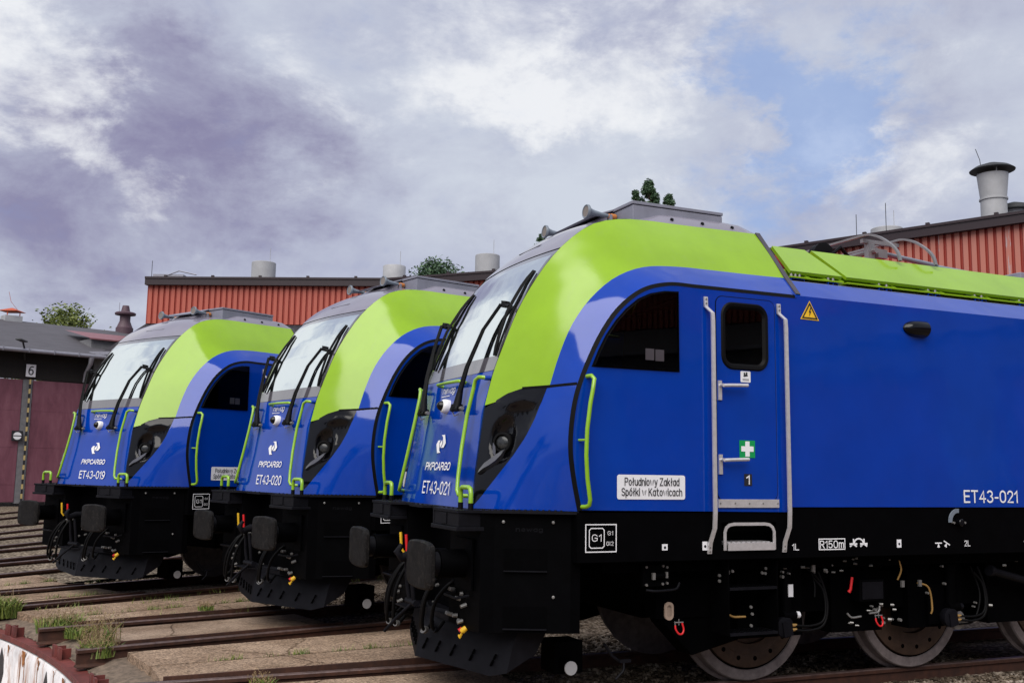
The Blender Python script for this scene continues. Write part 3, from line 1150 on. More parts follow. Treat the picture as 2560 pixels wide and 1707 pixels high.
mb.lathe([(9.6, .42), (11.1, .42), (11.12, .52), (11.2, .52), (11.22, .42), (11.45, .42)], (18.25, 35.5, 0), (0, 0, 1), 28)
ch = mb.build('chimney', DUCT, rh, smooth=40)
mb = MB()
mb.lathe([(11.42, .62), (11.45, .63), (11.62, .5), (11.75, .1)], (18.25, 35.5, 0), (0, 0, 1), 28)
mb.build('cowl', DUCTD, ch, smooth=30)
for i, (x, y, h) in enumerate(((-16.7, 45.4, .9), (13.0, 37.0, 1.4), (13.9, 36.4, 1.7))):
    mb = MB()
    mb.tube([(x, y, 10.1), (x, y, 10.2 + h)], .014, 5)
    mb.build('lightning_rod', DUCTD, rh)
mb = MB()
mb.tube([(-16.2, 45.3, 10.3), (-15.4, 45.3, 10.62), (-14.6, 45.3, 10.45)], .03, 5)
mb.obox((-15.9, 45.5, 10.36), (.7, 0, 0), (0, .2, 0), (0, 0, .10))
mb.build('roof_capping', GUTT, rh)

# ------------------------------------------------------------------ old shed with purple doors
WA = radians(47)
sh = empty('engine_shed', (-21.5, 43.45, 0), pi / 2 - WA)     # local x runs along the front, y goes into the building
tag(sh, 'old low shed with purple doors and a black tar roof at the left edge', 'building')
XR = 3.3
mb = MB()
mb.add([(-16, -.8, 6.60), (XR, -.8, 6.60), (XR + 5.5, 8, 8.95), (-16, 8, 8.95)], [(0, 1, 2, 3)])
mb.add([(-16, -.8, 6.46), (XR, -.8, 6.46), (XR + 5.5, 8, 8.80), (-16, 8, 8.80)], [(0, 3, 2, 1)])
mb.add([(XR, -.8, 6.46), (XR, -.8, 6.60), (XR + 5.5, 8, 8.95), (XR + 5.5, 8, 8.80)], [(0, 1, 2, 3)])
mb.add([(-16, 8, 8.95), (XR + 5.5, 8, 8.95), (XR + 5.5, 16, 6.6), (-16, 16, 6.6)], [(0, 1, 2, 3)])
mb.build('roof', ROOF, sh)
mb = MB()
mb.tube([(-16, -.86, 6.54), (XR + .1, -.86, 6.54)], .09, 8)
for i in range(16):
    mb.box(-13.6 + i * 1.05, -13.57 + i * 1.05, -.97, -.76, 6.46, 6.66, None)
gt = mb.build('gutter', GUTT, sh, smooth=50)
mb = MB()
mb.tube([(XR - .55, -.86, 6.48), (XR - .55, -.8, 6.2), (XR - .6, -.35, 5.8), (XR - .6, -.25, 5.4)], [.13, .1, .06, .06], 8)
mb.build('downpipe', GUTT, sh, smooth=50)
mb = MB()
mb.box(-16, XR + .5, -.05, .3, 5.38, 6.55)
mb.build('timber_lintel', TIMB, sh)
mb = MB()
for x0 in (-15.4, -7.85, .42):
    mb.box(x0 - .22, x0 + .18, .0, .35, 0, 5.38)
mb.box(XR + .3, XR + .9, 0, 8, 0, 6.5)
mb.build('wall', WALLG, sh, split=True)
for a, b in ((-7.6, -3.8), (-3.76, .18), (.62, 3.7)):
    mb = MB()
    mb.box(a, b, -.02, .06, .06, 5.34)
    for zz in (.8, 2.4, 4.0):
        mb.box(a + .05, b - .05, -.028, -.021, zz, zz + .015)
    mb.build('door', DOOR, sh)
mb = MB()
mb.box(1.42, 2.25, 8.0 - .4, 8.4, 8.72, 9.15)
v = mb.build('roof_vent', DUCT, sh)
mb = MB()
mb.lathe([(9.38, .66), (9.40, .66), (9.58, .05)], (1.84, 8.0, 0), (0, 0, 1), 4)
for sx in (-.3, .3):
    mb.box(1.84 + sx - .02, 1.84 + sx + .02, 7.7, 7.74, 9.1, 9.42)
mb.tube([(2.1, 8, 9.5), (1.75, 8, 9.9), (1.62, 8, 10.4)], .01, 4)
mb.build('vent_cap', simple('orange_cap', (.42, .07, .02), .6), v)
mb = MB()
mb.lathe([(8.7, .46), (9.18, .46), (9.2, .42), (9.5, .30), (9.55, .28), (9.85, .28), (9.9, .54), (9.99, .56), (10.04, .50), (10.1, .24), (10.42, .17), (10.44, .02)], (7.65, 8, 0), (0, 0, 1), 24)
mb.tube([(7.3, 8, 9.9), (7.3, 8, 10.55)], .01, 4)
mb.build('chimney', simple('maroon_cowl', (.075, .04, .055), .6), sh, smooth=30)
mb = MB()
mb.box(3.5, 9.5, 1.4, 4.5, 7.05, 7.62)
mb.build('dormer', WALLG, sh)
mb = MB()
mb.add([(3.35, 1.2, 7.62), (9.8, 1.2, 7.62), (9.8, 4.6, 8.3), (3.35, 4.6, 8.3)], [(0, 1, 2, 3)])
mb.add([(3.35, 1.2, 7.56), (9.8, 1.2, 7.56), (9.8, 1.2, 7.62), (3.35, 1.2, 7.62)], [(0, 1, 2, 3)])
mb.build('dormer_roof', simple('maroon_sheet_roof', (.20, .075, .085), .5), sh)


def shw(x, y, z):
    return sh.matrix_basis @ Vector((x, y, z)) if False else Vector((-21.5 + x * sin(WA) - y * cos(WA), 43.45 + x * cos(WA) + y * sin(WA), z))


RZS = pi / 2 - WA
sg = empty('number_sign', shw(.45, -.12, 5.75), RZS)
tag(sg, 'white plate with a black 6 above the purple doors', 'sign')
mb = MB()
mb.box(-.20, .20, -.015, .015, -.27, .27)
mb.build('plate', PLATE, sg)
text_mesh('6', (-.115, -.02, -.20), (1, 0, 0), (0, 0, 1), .23, .40, INK, 'numeral', sg, bold=.02)
pl = empty('striped_post', shw(.45, -.14, 0), RZS)
tag(pl, 'thin black and yellow striped post between the purple doors', 'post')
mb = MB()
nst = 26
for i in range(nst):
    z0, z1 = 5.36 * i / nst, 5.36 * (i + 1) / nst
    mb.add([(x, y, z) for z in (z0, z1) for x, y in ((-.032, -.032), (.032, -.032), (.032, .032), (-.032, .032))], [(0, 1, 5, 4), (1, 2, 6, 5), (2, 3, 7, 6), (3, 0, 4, 7)], i % 2)
mb.build('pole', [INK, simple('faded_yellow', (.46, .35, .14), .6)], pl)
ss = empty('signal_sign', shw(.09, -.14, 2.89), RZS)
tag(ss, 'small black square sign with a white disc split by a black bar', 'sign')
mb = MB()
mb.box(-.225, .225, -.02, .02, -.22, .22)
mb.build('plate', INK, ss)
mb = MB()
for sgn in (-1, 1):
    pts = [(.165 * cos(a), sgn * .022 + sgn * .14 * sin(a)) for a in [pi * i / 14 for i in range(15)]]
    mb.add([(x, -.026, z) for x, z in pts], [list(range(15))])
mb.build('half_disc', PLATE, ss, split=True)
lp = empty('wall_lamp', shw(.15, -.1, 6.2), RZS)
tag(lp, 'dark arm lamp sticking out over the gutter above the 6 plate', 'lamp')
mb = MB()
mb.tube([(.0, -.05, 0), (-.25, -.7, .45), (-.42, -1.05, .62)], .04, 8)
mb.build('arm', DUCTD, lp, smooth=50)
mb = MB()
mb.obox((-.55, -1.25, .70), (.19, .14, -.03), (-.08, .12, 0), (.0, .02, .035))
mb.build('lamp_head', DUCTD, lp, bevel=.02)

# ================================================================== LOCOMOTIVES  (x = back from the buffer face, y = away from the camera side, z = up)
E1 = [(.538, -.848, 2.255), (.612, -.823, 2.521), (.713, -.808, 2.782), (.82, -.805, 3.038), (.953, -.813, 3.274), (1.106, -.83, 3.494), (1.283, -.847, 3.678), (1.491, -.86, 3.823), (1.743, -.863, 3.892), (2.01, -.856, 3.911), (2.289, -.85, 3.912), (2.58, -.845, 3.915), (2.878, -.84, 3.919), (3.181, -.835, 3.922)]
E1 = [(a, -.835 + (b + .835) * .5, c) for a, b, c in E1]
E2 = [(.895, -1.272, 2.400), (.974, -1.275, 2.646), (1.079, -1.283, 2.886), (1.242, -1.285, 3.106), (1.46, -1.28, 3.288), (1.726, -1.268, 3.398), (2.048, -1.255, 3.434), (2.4, -1.243, 3.44), (2.772, -1.235, 3.442), (3.15, -1.23, 3.446)]
E3 = [(1.033, -1.475, 1.464), (.985, -1.475, 1.68), (.954, -1.475, 1.897), (.962, -1.475, 2.116), (1.003, -1.475, 2.337), (1.09, -1.475, 2.565), (1.21, -1.475, 2.802), (1.368, -1.475, 3.016), (1.581, -1.475, 3.178), (1.825, -1.475, 3.248), (2.094, -1.475, 3.252), (2.379, -1.475, 3.252), (2.678, -1.475, 3.252), (3.08, -1.475, 3.252)]
FZ = [1.40, 1.503, 1.74, 1.98, 2.22, 2.521, 2.782, 3.038, 3.274, 3.494, 3.678]
FU = [.420, .434, .464, .504, .540, .612, .713, .82, .953, 1.106, 1.283]
FV = [.905, .893, .865, .845, .832, .829, .822, .820, .824, .832, .841]


def fu(z):
    return interp(z, FZ, FU)


def fv(z):
    return interp(z, FZ, FV)


E3D = catmull(E3, 8)
E3lo = [q for q in E3D if q.x < 1.12 and q.z < 2.6]


def e3u(z):
    return interp(z, [q.z for q in E3lo], [q.x for q in E3lo])


def NS(s, z):
    """lower nose flank between the front panel edge (s=0) and the arch seam (s=1)"""
    u0, v0, u1, v1 = fu(z), -fv(z), e3u(z), -1.475
    b = .035 * sin(pi * max(0, min(1, s)))
    n = Vector((-(v0 - v1), -(u1 - u0))).normalized()          # outward: forward and towards the near side
    return Vector((lerp(u0, u1, s) + n.x * b, lerp(v0, v1, s) + n.y * b, z))


S4 = [0.0, .08, .17, .30, .43, .55, .63, .68, .70]
Z4 = [1.475, 1.547, 1.636, 1.754, 1.871, 2.002, 2.132, 2.277, 2.383]
S7 = [0.0, .11, .25, .42, .70, 1.0]
Z7 = [2.235, 2.286, 2.344, 2.380, 2.388, 2.406]


def resample(crv, mid, n1=22, n2=8, uend=3.165):
    """front part by angle about a point inside the cab, then along the roof by x"""
    D = catmull(crv, 10)
    cx, cz = 2.2, 2.3
    ang = [atan2(q.z - cz, cx - q.x) for q in D]
    a0 = ang[0]
    out = []
    for i in range(n1 + 1):
        t = a0 + (pi / 2 - a0) * i / n1
        j = 0
        while j < len(D) - 2 and ang[j + 1] < t:
            j += 1
        k = (t - ang[j]) / max(1e-6, ang[j + 1] - ang[j])
        out.append(D[j].lerp(D[j + 1], max(0, min(1, k))))
    xs = [q.x for q in D]
    for i in range(1, n2 + 1):
        x = 2.2 + (uend - 2.2) * i / n2
        j = 0
        while j < len(D) - 2 and xs[j + 1] < x:
            j += 1
        k = (x - xs[j]) / max(1e-6, xs[j + 1] - xs[j])
        out.append(D[j].lerp(D[j + 1], k))
    return out


E3up = [(1.026, -1.475, 2.405)] + E3[5:]
R1, R2 = resample(E1, 0), resample(E2, 0)
R3 = resample(E3up, 0, uend=3.085)


def mir(q, side):
    return (q[0], q[1] if side < 0 else -q[1], q[2])


def loft(A, B, n, bulge=0.0):
    rows = []
    for a, b in zip(A, B):
        rows.append([a.lerp(b, j / n) for j in range(n + 1)])
    if bulge:
        for i, r in enumerate(rows):
            for j in range(n + 1):
                q = r[j]
                c = Vector((q.x - 2.3, q.y * .9, q.z - 2.3)).normalized()
                r[j] = q + c * bulge * sin(pi * j / n)
    return rows


def offset_in(D, d):
    out = []
    for i, q in enumerate(D):
        a, b = D[max(0, i - 1)], D[min(len(D) - 1, i + 1)]
        t = (b - a).normalized()
        out.append(Vector((q.x + t.z * d, q.y, q.z - t.x * d)))
    return out


SEAM_IN = offset_in(E3D, .032)
WIN = [(1.135, 2.535), (1.918, 2.535), (1.914, 3.178), (1.783, 3.172), (1.650, 3.142), (1.540, 3.090), (1.432, 3.003), (1.342, 2.905), (1.256, 2.785), (1.192, 2.665)]


def grow(poly, d):
    cx = sum(p[0] for p in poly) / len(poly)
    cy = sum(p[1] for p in poly) / len(poly)
    n = len(poly)
    out = []
    for i in range(n):
        a, b, c = poly[i - 1], poly[i], poly[(i + 1) % n]
        e1 = Vector((b[1] - a[1], a[0] - b[0])).normalized()
        e2 = Vector((c[1] - b[1], b[0] - c[0])).normalized()
        m = (e1 + e2)
        m = m / max(.35, m.dot(e1)) if m.length > 1e-6 else e1
        if m.dot(Vector((b[0] - cx, b[1] - cy))) < 0:
            m = -m
        out.append((b[0] + m.x * d, b[1] + m.y * d))
    return out


DW = rrect(2.318, 2.760, 2.596, 3.123, .10)
DOORO = rrect(2.262, 2.838, 1.548, 3.172, .06)
LEN = 19.7


def make_loco():
    root = empty('electric_locomotive', (0, 0, 0))
    for side in (-1, 1):
        vs = -1.49 if side < 0 else 1.49
        f3 = lambda p, d=0.0, vs=vs, side=side: (p[0], vs - side * d, p[1])
        # ---- body side with openings
        out = [(q.x, q.z) for q in SEAM_IN if q.x < 3.05][:-1] + [(3.06, 3.222), (3.06, 3.246), (LEN - .4, 3.246), (LEN - .4, 1.495), (2.94, 1.495), (2.94, 1.455)]
        hole_d = grow(DW, -.004) if side < 0 else None
        holes = [WIN] + ([hole_d] if hole_d else [])
        mb = MB()
        mb.sheet(out, holes, f3)
        # chamfer up to the roof
        mb.grid([[(x, vs, 3.246), (x, vs + (-side) * .24, 3.425)] for x in (3.06, 5, 8, 12, 16, LEN - .4)])
        mb.build('body_side', BLUE, root)
        # ---- arch seam, horizontal seam and diagonal end strip
        mb = MB()
        mb.grid([[mir(a + Vector((0, -.003, 0)), side), mir(Vector((b.x, -1.4915, b.z)), side)] for a, b in zip(E3D, SEAM_IN)])
        rows = []
        for s_, z_ in zip(S7[3:], Z7[3:]):
            q = NS(s_, z_)
            rows.append([mir(q + Vector((-.004, -.004, -.010)), side), mir(q + Vector((-.004, -.004, .010)), side)])
        mb.grid(rows)
        mb.build('rubber_seam', BLKR, root, smooth=40)
        mb = MB()
        e = [R1[-1], R2[-1], R3[-1]]
        mb.grid([[mir(q + Vector((-.008, 0, 0)), side), mir(q + Vector((-.008, -.010, .010)), side), mir(q + Vector((.040, -.010, .010)), side), mir(q + Vector((.040, .02, -.02)), side)] for q in e])
        mb.build('end_strip', STRIPM, root, smooth=40)
        # ---- lime band and blue arch of the cab
        mb = MB()
        mb.grid([[mir(q, side) for q in r] for r in loft(R1, R2, 8, .012)])
        mb.build('lime_band', LIME, root, smooth=50)
        mb = MB()
        mb.grid([[mir(q, side) for q in r] for r in loft(R2, R3, 4, .004)])
        mb.build('blue_arch', BLUE, root, smooth=50)
        # ---- cheek below the seam
        mb = MB()
        rows = []
        for i in range(31):
            s_ = i / 30
            zb = 1.462
            zt = interp(s_, S4, Z4) if s_ < .70 else interp(s_, S7, Z7)
            rows.append([mir(NS(s_, lerp(zb, zt, j / 14)), side) for j in range(15)])
        mb.grid(rows)
        mb.build('cheek_panel', BLUE, root, smooth=50)
        # ---- headlight: black gloss panel with a scooped bowl, lens and silver blade
        mb = MB()
        rows = []
        for i in range(33):
            s_ = .70 * i / 32
            za, zb = interp(s_, S4, Z4), interp(s_, S7, Z7)
            row = []
            for j in range(25):
                z_ = lerp(za, zb, j / 24)
                q = NS(s_, z_)
                d1 = hypot((s_ - .28) / .15, (z_ - 1.99) / .17)
                d2 = hypot((s_ - .47) / .20, (z_ - 2.15) / .15)
                dep = .075 * max(0, 1 - d1 ** 2) ** .7 + .045 * max(0, 1 - d2 ** 2)
                d3 = hypot((s_ - .36) / .30, (z_ - 2.27) / .045)
                dep -= .012 * max(0, 1 - d3 ** 2)
                row.append(mir(q + Vector((.72 * dep, .68 * dep, 0)), side))
            rows.append(row)
        mb.grid(rows)
        hl = mb.build('headlight', BLKG, root, smooth=70)
        c = NS(.27, 1.965) + Vector((.025, .022, 0))
        ax = Vector((-.72, -.66, .05))
        mb = MB()
        mb.lathe([(-.03, .078), (.012, .080), (.022, .072), (.022, .060), (-.01, .058)], mir(c, side), mir(ax, side), 28, cap1=False)
        mb.build('bezel', BLKR, hl, smooth=40)
        mb = MB()
        mb.lathe([(-.01, .058), (.004, .056), (.012, .04), (.015, .01)], mir(c, side), mir(ax, side), 24)
        mb.build('lens', LENSM, hl, smooth=60)
        mb = MB()
        bl = [(.045, 1.735, .022), (.10, 1.772, .034), (.17, 1.800, .042), (.24, 1.835, .040), (.30, 1.875, .030), (.335, 1.905, .010)]
        rows = []
        for s_, z_, w in bl:
            q = NS(s_, z_) + Vector((-.012, -.012, 0))
            rows.append([mir(q + Vector((.012, .012, -w)), side), mir(q + Vector((-.014, -.014, -w * .2)), side), mir(q + Vector((.004, .004, w)), side)])
        mb.grid(rows)
        bl = [(.20, 1.885, .018), (.195, 1.93, .022), (.19, 1.965, .016)]
        rows = []
        for s_, z_, w in bl:
            rows.append([mir(NS(s_ - w, z_) + Vector((-.004, -.004, 0)), side), mir(NS(s_ + w, z_ - .03) + Vector((-.004, -.004, 0)), side)])
        mb.grid(rows)
        mb.build('daytime_light', SILV, hl, smooth=60)
        # ---- quarter window
        mb = MB()
        mb.sheet(grow(WIN, .012), [grow(WIN, -.012)], lambda p: f3(p, .003))
        A_, B_ = grow(WIN, -.012), grow(WIN, -.016)
        mb.grid([[f3(p, .003), f3(q, -.02)] for p, q in zip(A_ + A_[:1], B_ + B_[:1])])
        wn = mb.build('cab_window', BLKR, root)
        mb = MB()
        mb.sheet(grow(WIN, -.010), [], lambda p: f3(p, -.008))
        mb.build('pane', GLASS, wn)
        # ---- lime handrail beside the arch
        mb = MB()
        s2 = side
        hp = [(1.100, -1.485, 2.462), (1.112, -1.54, 2.464), (1.122, -1.565, 2.44), (1.108, -1.57, 2.36), (1.088, -1.57, 2.26), (1.062, -1.57, 2.06), (1.056, -1.57, 1.874), (1.066, -1.57, 1.707), (1.090, -1.57, 1.55), (1.090, -1.56, 1.512), (1.080, -1.53, 1.498), (1.066, -1.485, 1.496)]
        mb.tube([mir(q, s2) for q in hp], .0165, 10)
        mb.tube([mir((1.052, -1.57, 1.985), s2), mir((1.035, -1.485, 1.985), s2)], .009, 6)
        mb.build('handrail', LIMED, root, smooth=60)

    # ---- roof, rear end, floor of the body
    mb = MB()
    xs = (3.06, 6, 10, 14, LEN - .4)
    mb.grid([[(x, -1.25, 3.425), (x, -1.1, 3.47), (x, 0, 3.52), (x, 1.1, 3.47), (x, 1.25, 3.425)] for x in xs])
    mb.add([(3.07, 1.23, 3.44), (3.07, -1.23, 3.44), (3.12, -.83, 3.915), (3.12, .83, 3.915)], [(0, 1, 2, 3)])
    mb.build('body_roof', GREYB, root)
    mb = MB()
    mb.grid([[(LEN - .4, y, 1.47), (LEN - .1, y * .93, 2.2), (LEN - .5, y * .9, 3.0), (LEN - 1.0, y * .75, 3.5)] for y in (-1.48, -.5, .5, 1.48)])
    mb.build('rear_end', BLUE, root)
    # ---- front panel, windscreen and roof dome: common sheet u(z, v)

    def FS(z, w, crown=0.0):
        """w in -1..1 across"""
        return Vector((fu(z) - crown * (1 - w * w), w * fv(z), z))
    mb = MB()
    ZW0, ZW1, ZW2, ZWT = 2.538, 2.665, 3.535, 3.585
    mb.grid([[FS(lerp(1.455, ZW0, i / 16), j / 8 - 1, .012) for j in range(17)] for i in range(17)])
    mb.build('front_panel', BLUE, root, smooth=60)
    mb = MB()
    for w0, w1 in ((-1.0, -.988), (.988, 1.0)):
        mb.grid([[FS(lerp(1.455, 3.6, i / 20), w0) + Vector((-.004, 0, 0)), FS(lerp(1.455, 3.6, i / 20), w1) + Vector((-.004, 0, 0))] for i in range(21)])
    mb.build('corner_seal', BLKR, root, smooth=60, split=True)
    mb = MB()

    def wsp(z, w):
        return FS(z, w, .012 + .05 * (z - ZW0) / (ZWT - ZW0))
    mb.grid([[wsp(lerp(ZW1, ZW2, i / 16), (j / 8 - 1) * .93) for j in range(17)] for i in range(17)])
    mb.build('windscreen', WSG, root, smooth=60)
    mb = MB()
    mb.grid([[wsp(lerp(ZW0 + .004, ZW1, i / 3), j / 8 - 1) for j in range(17)] for i in range(4)])
    mb.grid([[wsp(lerp(ZW2, ZWT, i / 3), j / 8 - 1) for j in range(17)] for i in range(4)])
    for a, b in ((-1, -.93), (.93, 1)):
        mb.grid([[wsp(lerp(ZW1, ZW2, i / 16), lerp(a, b, j / 2)) for j in range(3)] for i in range(17)])
    mb.build('windscreen_border', FRIT, root, smooth=60)
    # roof dome over the windscreen
    mb = MB()
    D1 = [q for q in catmull(E1, 10) if q.z > ZWT + .004]
    rows = []
    for i, q in enumerate(D1):
        k = min(1, max(0, (q.x - 1.18) / .7))
        row = []
        for j in range(21):
            w = j / 10 - 1
            h = .10 * k * (1 - abs(w) ** 2.2)
            row.append(Vector((q.x - (1 - k) * .06 * (1 - w * w), w * -q.y, q.z + h)))
        rows.append(row)
    mb.grid(rows)
    mb.build('cab_roof', GREYP, root, smooth=60)
    mb = MB()                                          # raised skirt under the roof unit
    for sgn in (-1, 1):
        rows = []
        for u, zt, vt, zb in ((1.74, 3.893, .82, 3.885), (1.95, 3.925, .80, 3.912), (2.08, 3.965, .76, 3.912), (2.2, 4.008, .735, 3.913), (2.35, 4.02, .725, 3.914), (2.9, 4.02, .725, 3.918), (3.06, 4.01, .73, 3.92), (3.14, 3.975, .75, 3.92), (3.185, 3.925, .80, 3.92)):
            rows.append([(u, sgn * .83, zb), (u, sgn * (vt + .03), zt - .02), (u, sgn * vt, zt), (u, 0, zt + .01)])
        mb.grid(rows)
    sk = mb.build('roof_skirt', GREYP, root, smooth=45)
    mb = MB()
    for sgn in (-1, 1):
        for u in (2.30, 2.62, 2.94):
            c = Vector((u, sgn * .79, 3.962))
            mb.lathe([(-.01, .016), (.012, .016), (.012, .009)], c, (0, sgn * .75, .62), 10)
    mb.build('bolts', BLKR, sk)
    mb = MB()                                          # sloping fairing up to the box
    mb.add([(1.28, -.22, 3.74), (1.28, .22, 3.74), (1.96, .34, 4.10), (1.96, -.34, 4.10), (1.34, -.34, 3.76), (1.34, .34, 3.76), (1.96, .40, 3.95), (1.96, -.40, 3.95)],
           [(0, 1, 2, 3), (0, 3, 7, 4), (1, 5, 6, 2), (3, 2, 6, 7)])
    mb.build('roof_fairing', GREYP, root, smooth=25, bevel=.012)
    mb = MB()
    mb.prism([(1.96, 3.90), (1.96, 4.084), (2.90, 4.084), (2.90, 3.90)], lambda p, a: (p[0], a, p[1]), -.70, .70)
    ru = mb.build('roof_unit', GREYB, root, bevel=.006)
    mb = MB()
    mb.prism([(1.95, 4.090), (2.905, 4.090), (2.905, 4.118), (1.95, 4.118)], lambda p, a: (p[0], a, p[1]), -.706, .706)
    mb.prism([(1.74, 4.02), (1.95, 4.100), (1.95, 4.117), (1.72, 4.032)], lambda p, a: (p[0], a, p[1]), -.37, .37)
    mb.build('lid', GREYB, ru, bevel=.004)
    # horns
    for sgn in (-1, 1):
        mb = MB()
        o0 = Vector((1.632, sgn * .427, 4.045))
        ax = Vector((1, -sgn * .02, -.055))
        mb.lathe([(.004, .050), (.0, .060), (.004, .064), (.024, .064), (.030, .052), (.05, .038), (.09, .028), (.15, .021), (.22, .017), (.235, .017)], o0, ax, 24, cap0=False)
        h = mb.build('horn', HORN, root, smooth=50)
        mb = MB()
        mb.lathe([(.006, .052), (.010, .02)], o0, ax, 20)
        mb.build('horn_mouth', HORNF, h)
        mb = MB()
        mb.lathe([(.233, .020), (.245, .022), (.255, .017), (.262, .026), (.305, .028), (.315, .022)], o0, ax, 16)
        mb.build('nozzle', ORNG, h, smooth=40)
        mb = MB()
        p = o0 + ax * .25
        mb.box(p.x - .012, p.x + .012, p.y - .03, p.y + .03, 3.90, p.z + .01)
        mb.build('bracket', GREYB, h)

    # ---- lettering on the front
    def front_text(txt, vl, zl, wd, ht, nm, **k):
        sl = (fu(zl + ht) - fu(zl)) / ht
        return text_mesh(txt, (fu(zl) - .020, vl, zl), (0, -1, 0), (sl, 0, 1), wd, ht, WHITE, nm, root, **k)
    front_text('PKPCARGO', .302, 1.745, .62, .070, 'operator_lettering', shear=.16, stk=.17, gap=.15)
    front_text('newag', .225, 2.405, .30, .066, 'maker_lettering', shear=.10, stk=.12, gap=.12)
    sl = .155
    lg = [[(295, 180), (365, 176), (408, 322), (378, 403), (320, 405), (352, 330), (330, 215)], [(286, 268), (240, 272), (210, 340), (258, 497), (328, 488), (298, 460), (270, 330)], [(322, 262), (338, 330), (300, 408), (280, 335)]]
    mb = MB()
    for poly in lg:
        n = len(poly)
        mb.add([(fu(2.045 - (y - 178) / 320 * .155) - .020, .118 - (x - 210) / 200 * .235 + 0.0, 2.045 - (y - 178) / 320 * .155) for x, y in poly], [list(range(n))])
    mb.build('operator_emblem', WHITE, root)
    mb = MB()
    mb.add([(fu(z) - .020, y, z) for y, z in ((.235, 2.382), (.03, 2.382), (.03, 2.388), (.235, 2.388))], [(0, 1, 2, 3)])
    mb.build('underline', WHITE, root)
    # camera dome
    mb = MB()
    mb.lathe([(-.02, .062), (.03, .062), (.055, .055), (.060, .046)], (.545, 0.02, 2.288), (-1, 0, .12), 24)
    dm = mb.build('camera_dome', DOMEW, root, smooth=50)
    mb = MB()
    mb.lathe([(.055, .045), (.085, .036), (.10, .018), (.105, .002)], (.545, 0.02, 2.288), (-1, 0, .12), 20)
    mb.build('camera_lens', BLKG, dm, smooth=60)
    # front handrails
    for sgn in (-1, 1):
        mb = MB()
        mb.tube([(.585, sgn * .80, 2.475), (.54, sgn * .79, 2.48), (.525, sgn * .74, 2.486), (.515, sgn * .690, 2.465), (.505, sgn * .680, 2.40), (.461, sgn * .665, 2.19), (.413, sgn * .685, 1.927), (.375, sgn * .72, 1.699), (.360, sgn * .742, 1.594), (.362, sgn * .77, 1.560), (.39, sgn * .83, 1.553), (.43, sgn * .86, 1.553)], .0165, 10)
        hr = mb.build('handrail', LIMED, root, smooth=60)
        mb = MB()
        mb.lathe([(0, .019), (.05, .019)], (.60, sgn * .803, 2.475), (-1, 0, 0), 10)
        mb.lathe([(0, .019), (.04, .019)], (.445, sgn * .865, 1.553), (-1, 0, 0), 10)
        mb.build('socket', BLUE, hr, smooth=40, split=True)
        # small hoop on the walkway
        mb = MB()
        mb.tube([(.33, sgn * .905, 1.505), (.33, sgn * .903, 1.585), (.33, sgn * .912, 1.612), (.33, sgn * .94, 1.622), (.33, sgn * 1.07, 1.622), (.33, sgn * 1.105, 1.612), (.33, sgn * 1.118, 1.58), (.33, sgn * 1.118, 1.505)], .0185, 10)
        hp = mb.build('hoop', LIMED, root, smooth=60)
        mb = MB()
        for y in (.905, 1.118):
            mb.lathe([(0, .020), (.05, .020)], (.33, sgn * y, 1.458), (0, 0, 1), 10)
        mb.build('foot', BLKR, hp, smooth=40, split=True)
    mb = MB()
    mb.tube([(.60, .285, 2.478), (.545, .285, 2.488), (.532, .262, 2.494), (.532, 0, 2.496), (.532, -.262, 2.490), (.545, -.285, 2.484), (.60, -.285, 2.474)], .0155, 10)
    mb.build('handrail', LIMED, root, smooth=60)
    # wipers
    for sgn, pv, kn, hd, ba, bb in ((-1, -.36, -.412, -.545, (.93, -.715, 3.40), (.575, -.795, 2.66)), (1, .50, .80, .93, (.965, .66, 3.41), (.582, .72, 2.67))):
        P0 = Vector((.470, pv, 2.262))
        mb = MB()
        for dv in (-.022, .022):
            mb.tube([P0 + Vector((0, dv, 0)), (fu(2.6) - .085, lerp(pv, kn, .45) + dv, 2.60), (fu(2.92) - .085, kn + dv, 2.92), (fu(3.12) - .075, hd + dv, 3.13)], [.019, .013, .010, .010], 8)
        mb.tube([P0 + Vector((0, -.04, -.01)), (fu(2.45) - .075, lerp(pv, kn, .25), 2.45)], [.036, .018], 8)
        w = mb.build('wiper', BLKR, root, smooth=50)
        mb = MB()
        mb.tube([P0 + Vector((.0, .07, -.012)), P0 + Vector((-.01, -.12, -.016))], .024, 8)
        mb.tube([P0 + Vector((.06, 0, 0)), P0 + Vector((-.03, 0, 0))], .028, 10)
        mb.build('pivot', BLKR, w, smooth=50)
        mb = MB()
        mb.tube([P0 + Vector((0, -.12, -.015)), P0 + Vector((0, -.17, -.015))], .016, 8)
        mb.tube([P0 + Vector((0, .07, -.03)), P0 + Vector((.0, .02, -.07)), P0 + Vector((.01, -.05, -.06))], .005, 5)
        mb.build('fitting', BRITE, w)
        mb = MB()
        H = Vector((fu(3.13) - .06, hd, 3.13))
        A_, B_ = Vector(ba), Vector(bb)
        mid = A_.lerp(B_, .44)
        mb.tube([H, mid], .016, 8)
        mb.obox(H.lerp(mid, .3), (.02, 0, 0), (0, .045, .01), (0, 0, .028))
        pts = [Vector((fu(lerp(A_.z, B_.z, t)) - .04 - .022 * sin(pi * t), lerp(A_.y, B_.y, t), lerp(A_.z, B_.z, t))) for t in [i / 10 for i in range(11)]]
        mb.tube(pts, [.008] + [.014] * 9 + [.008], 6)
        pts = [Vector((fu(lerp(A_.z, B_.z, t)) - .016, lerp(A_.y, B_.y, t) + .018, lerp(A_.z, B_.z, t))) for t in [i / 10 for i in range(11)]]
        mb.tube(pts, .010, 6)
        mb.build('blade', BLKR, w, smooth=50)

    # ---- side door with window, handles, signs
    f3s = lambda p, d=0.0: (p[0], -1.49 - d, p[1])
    mb = MB()
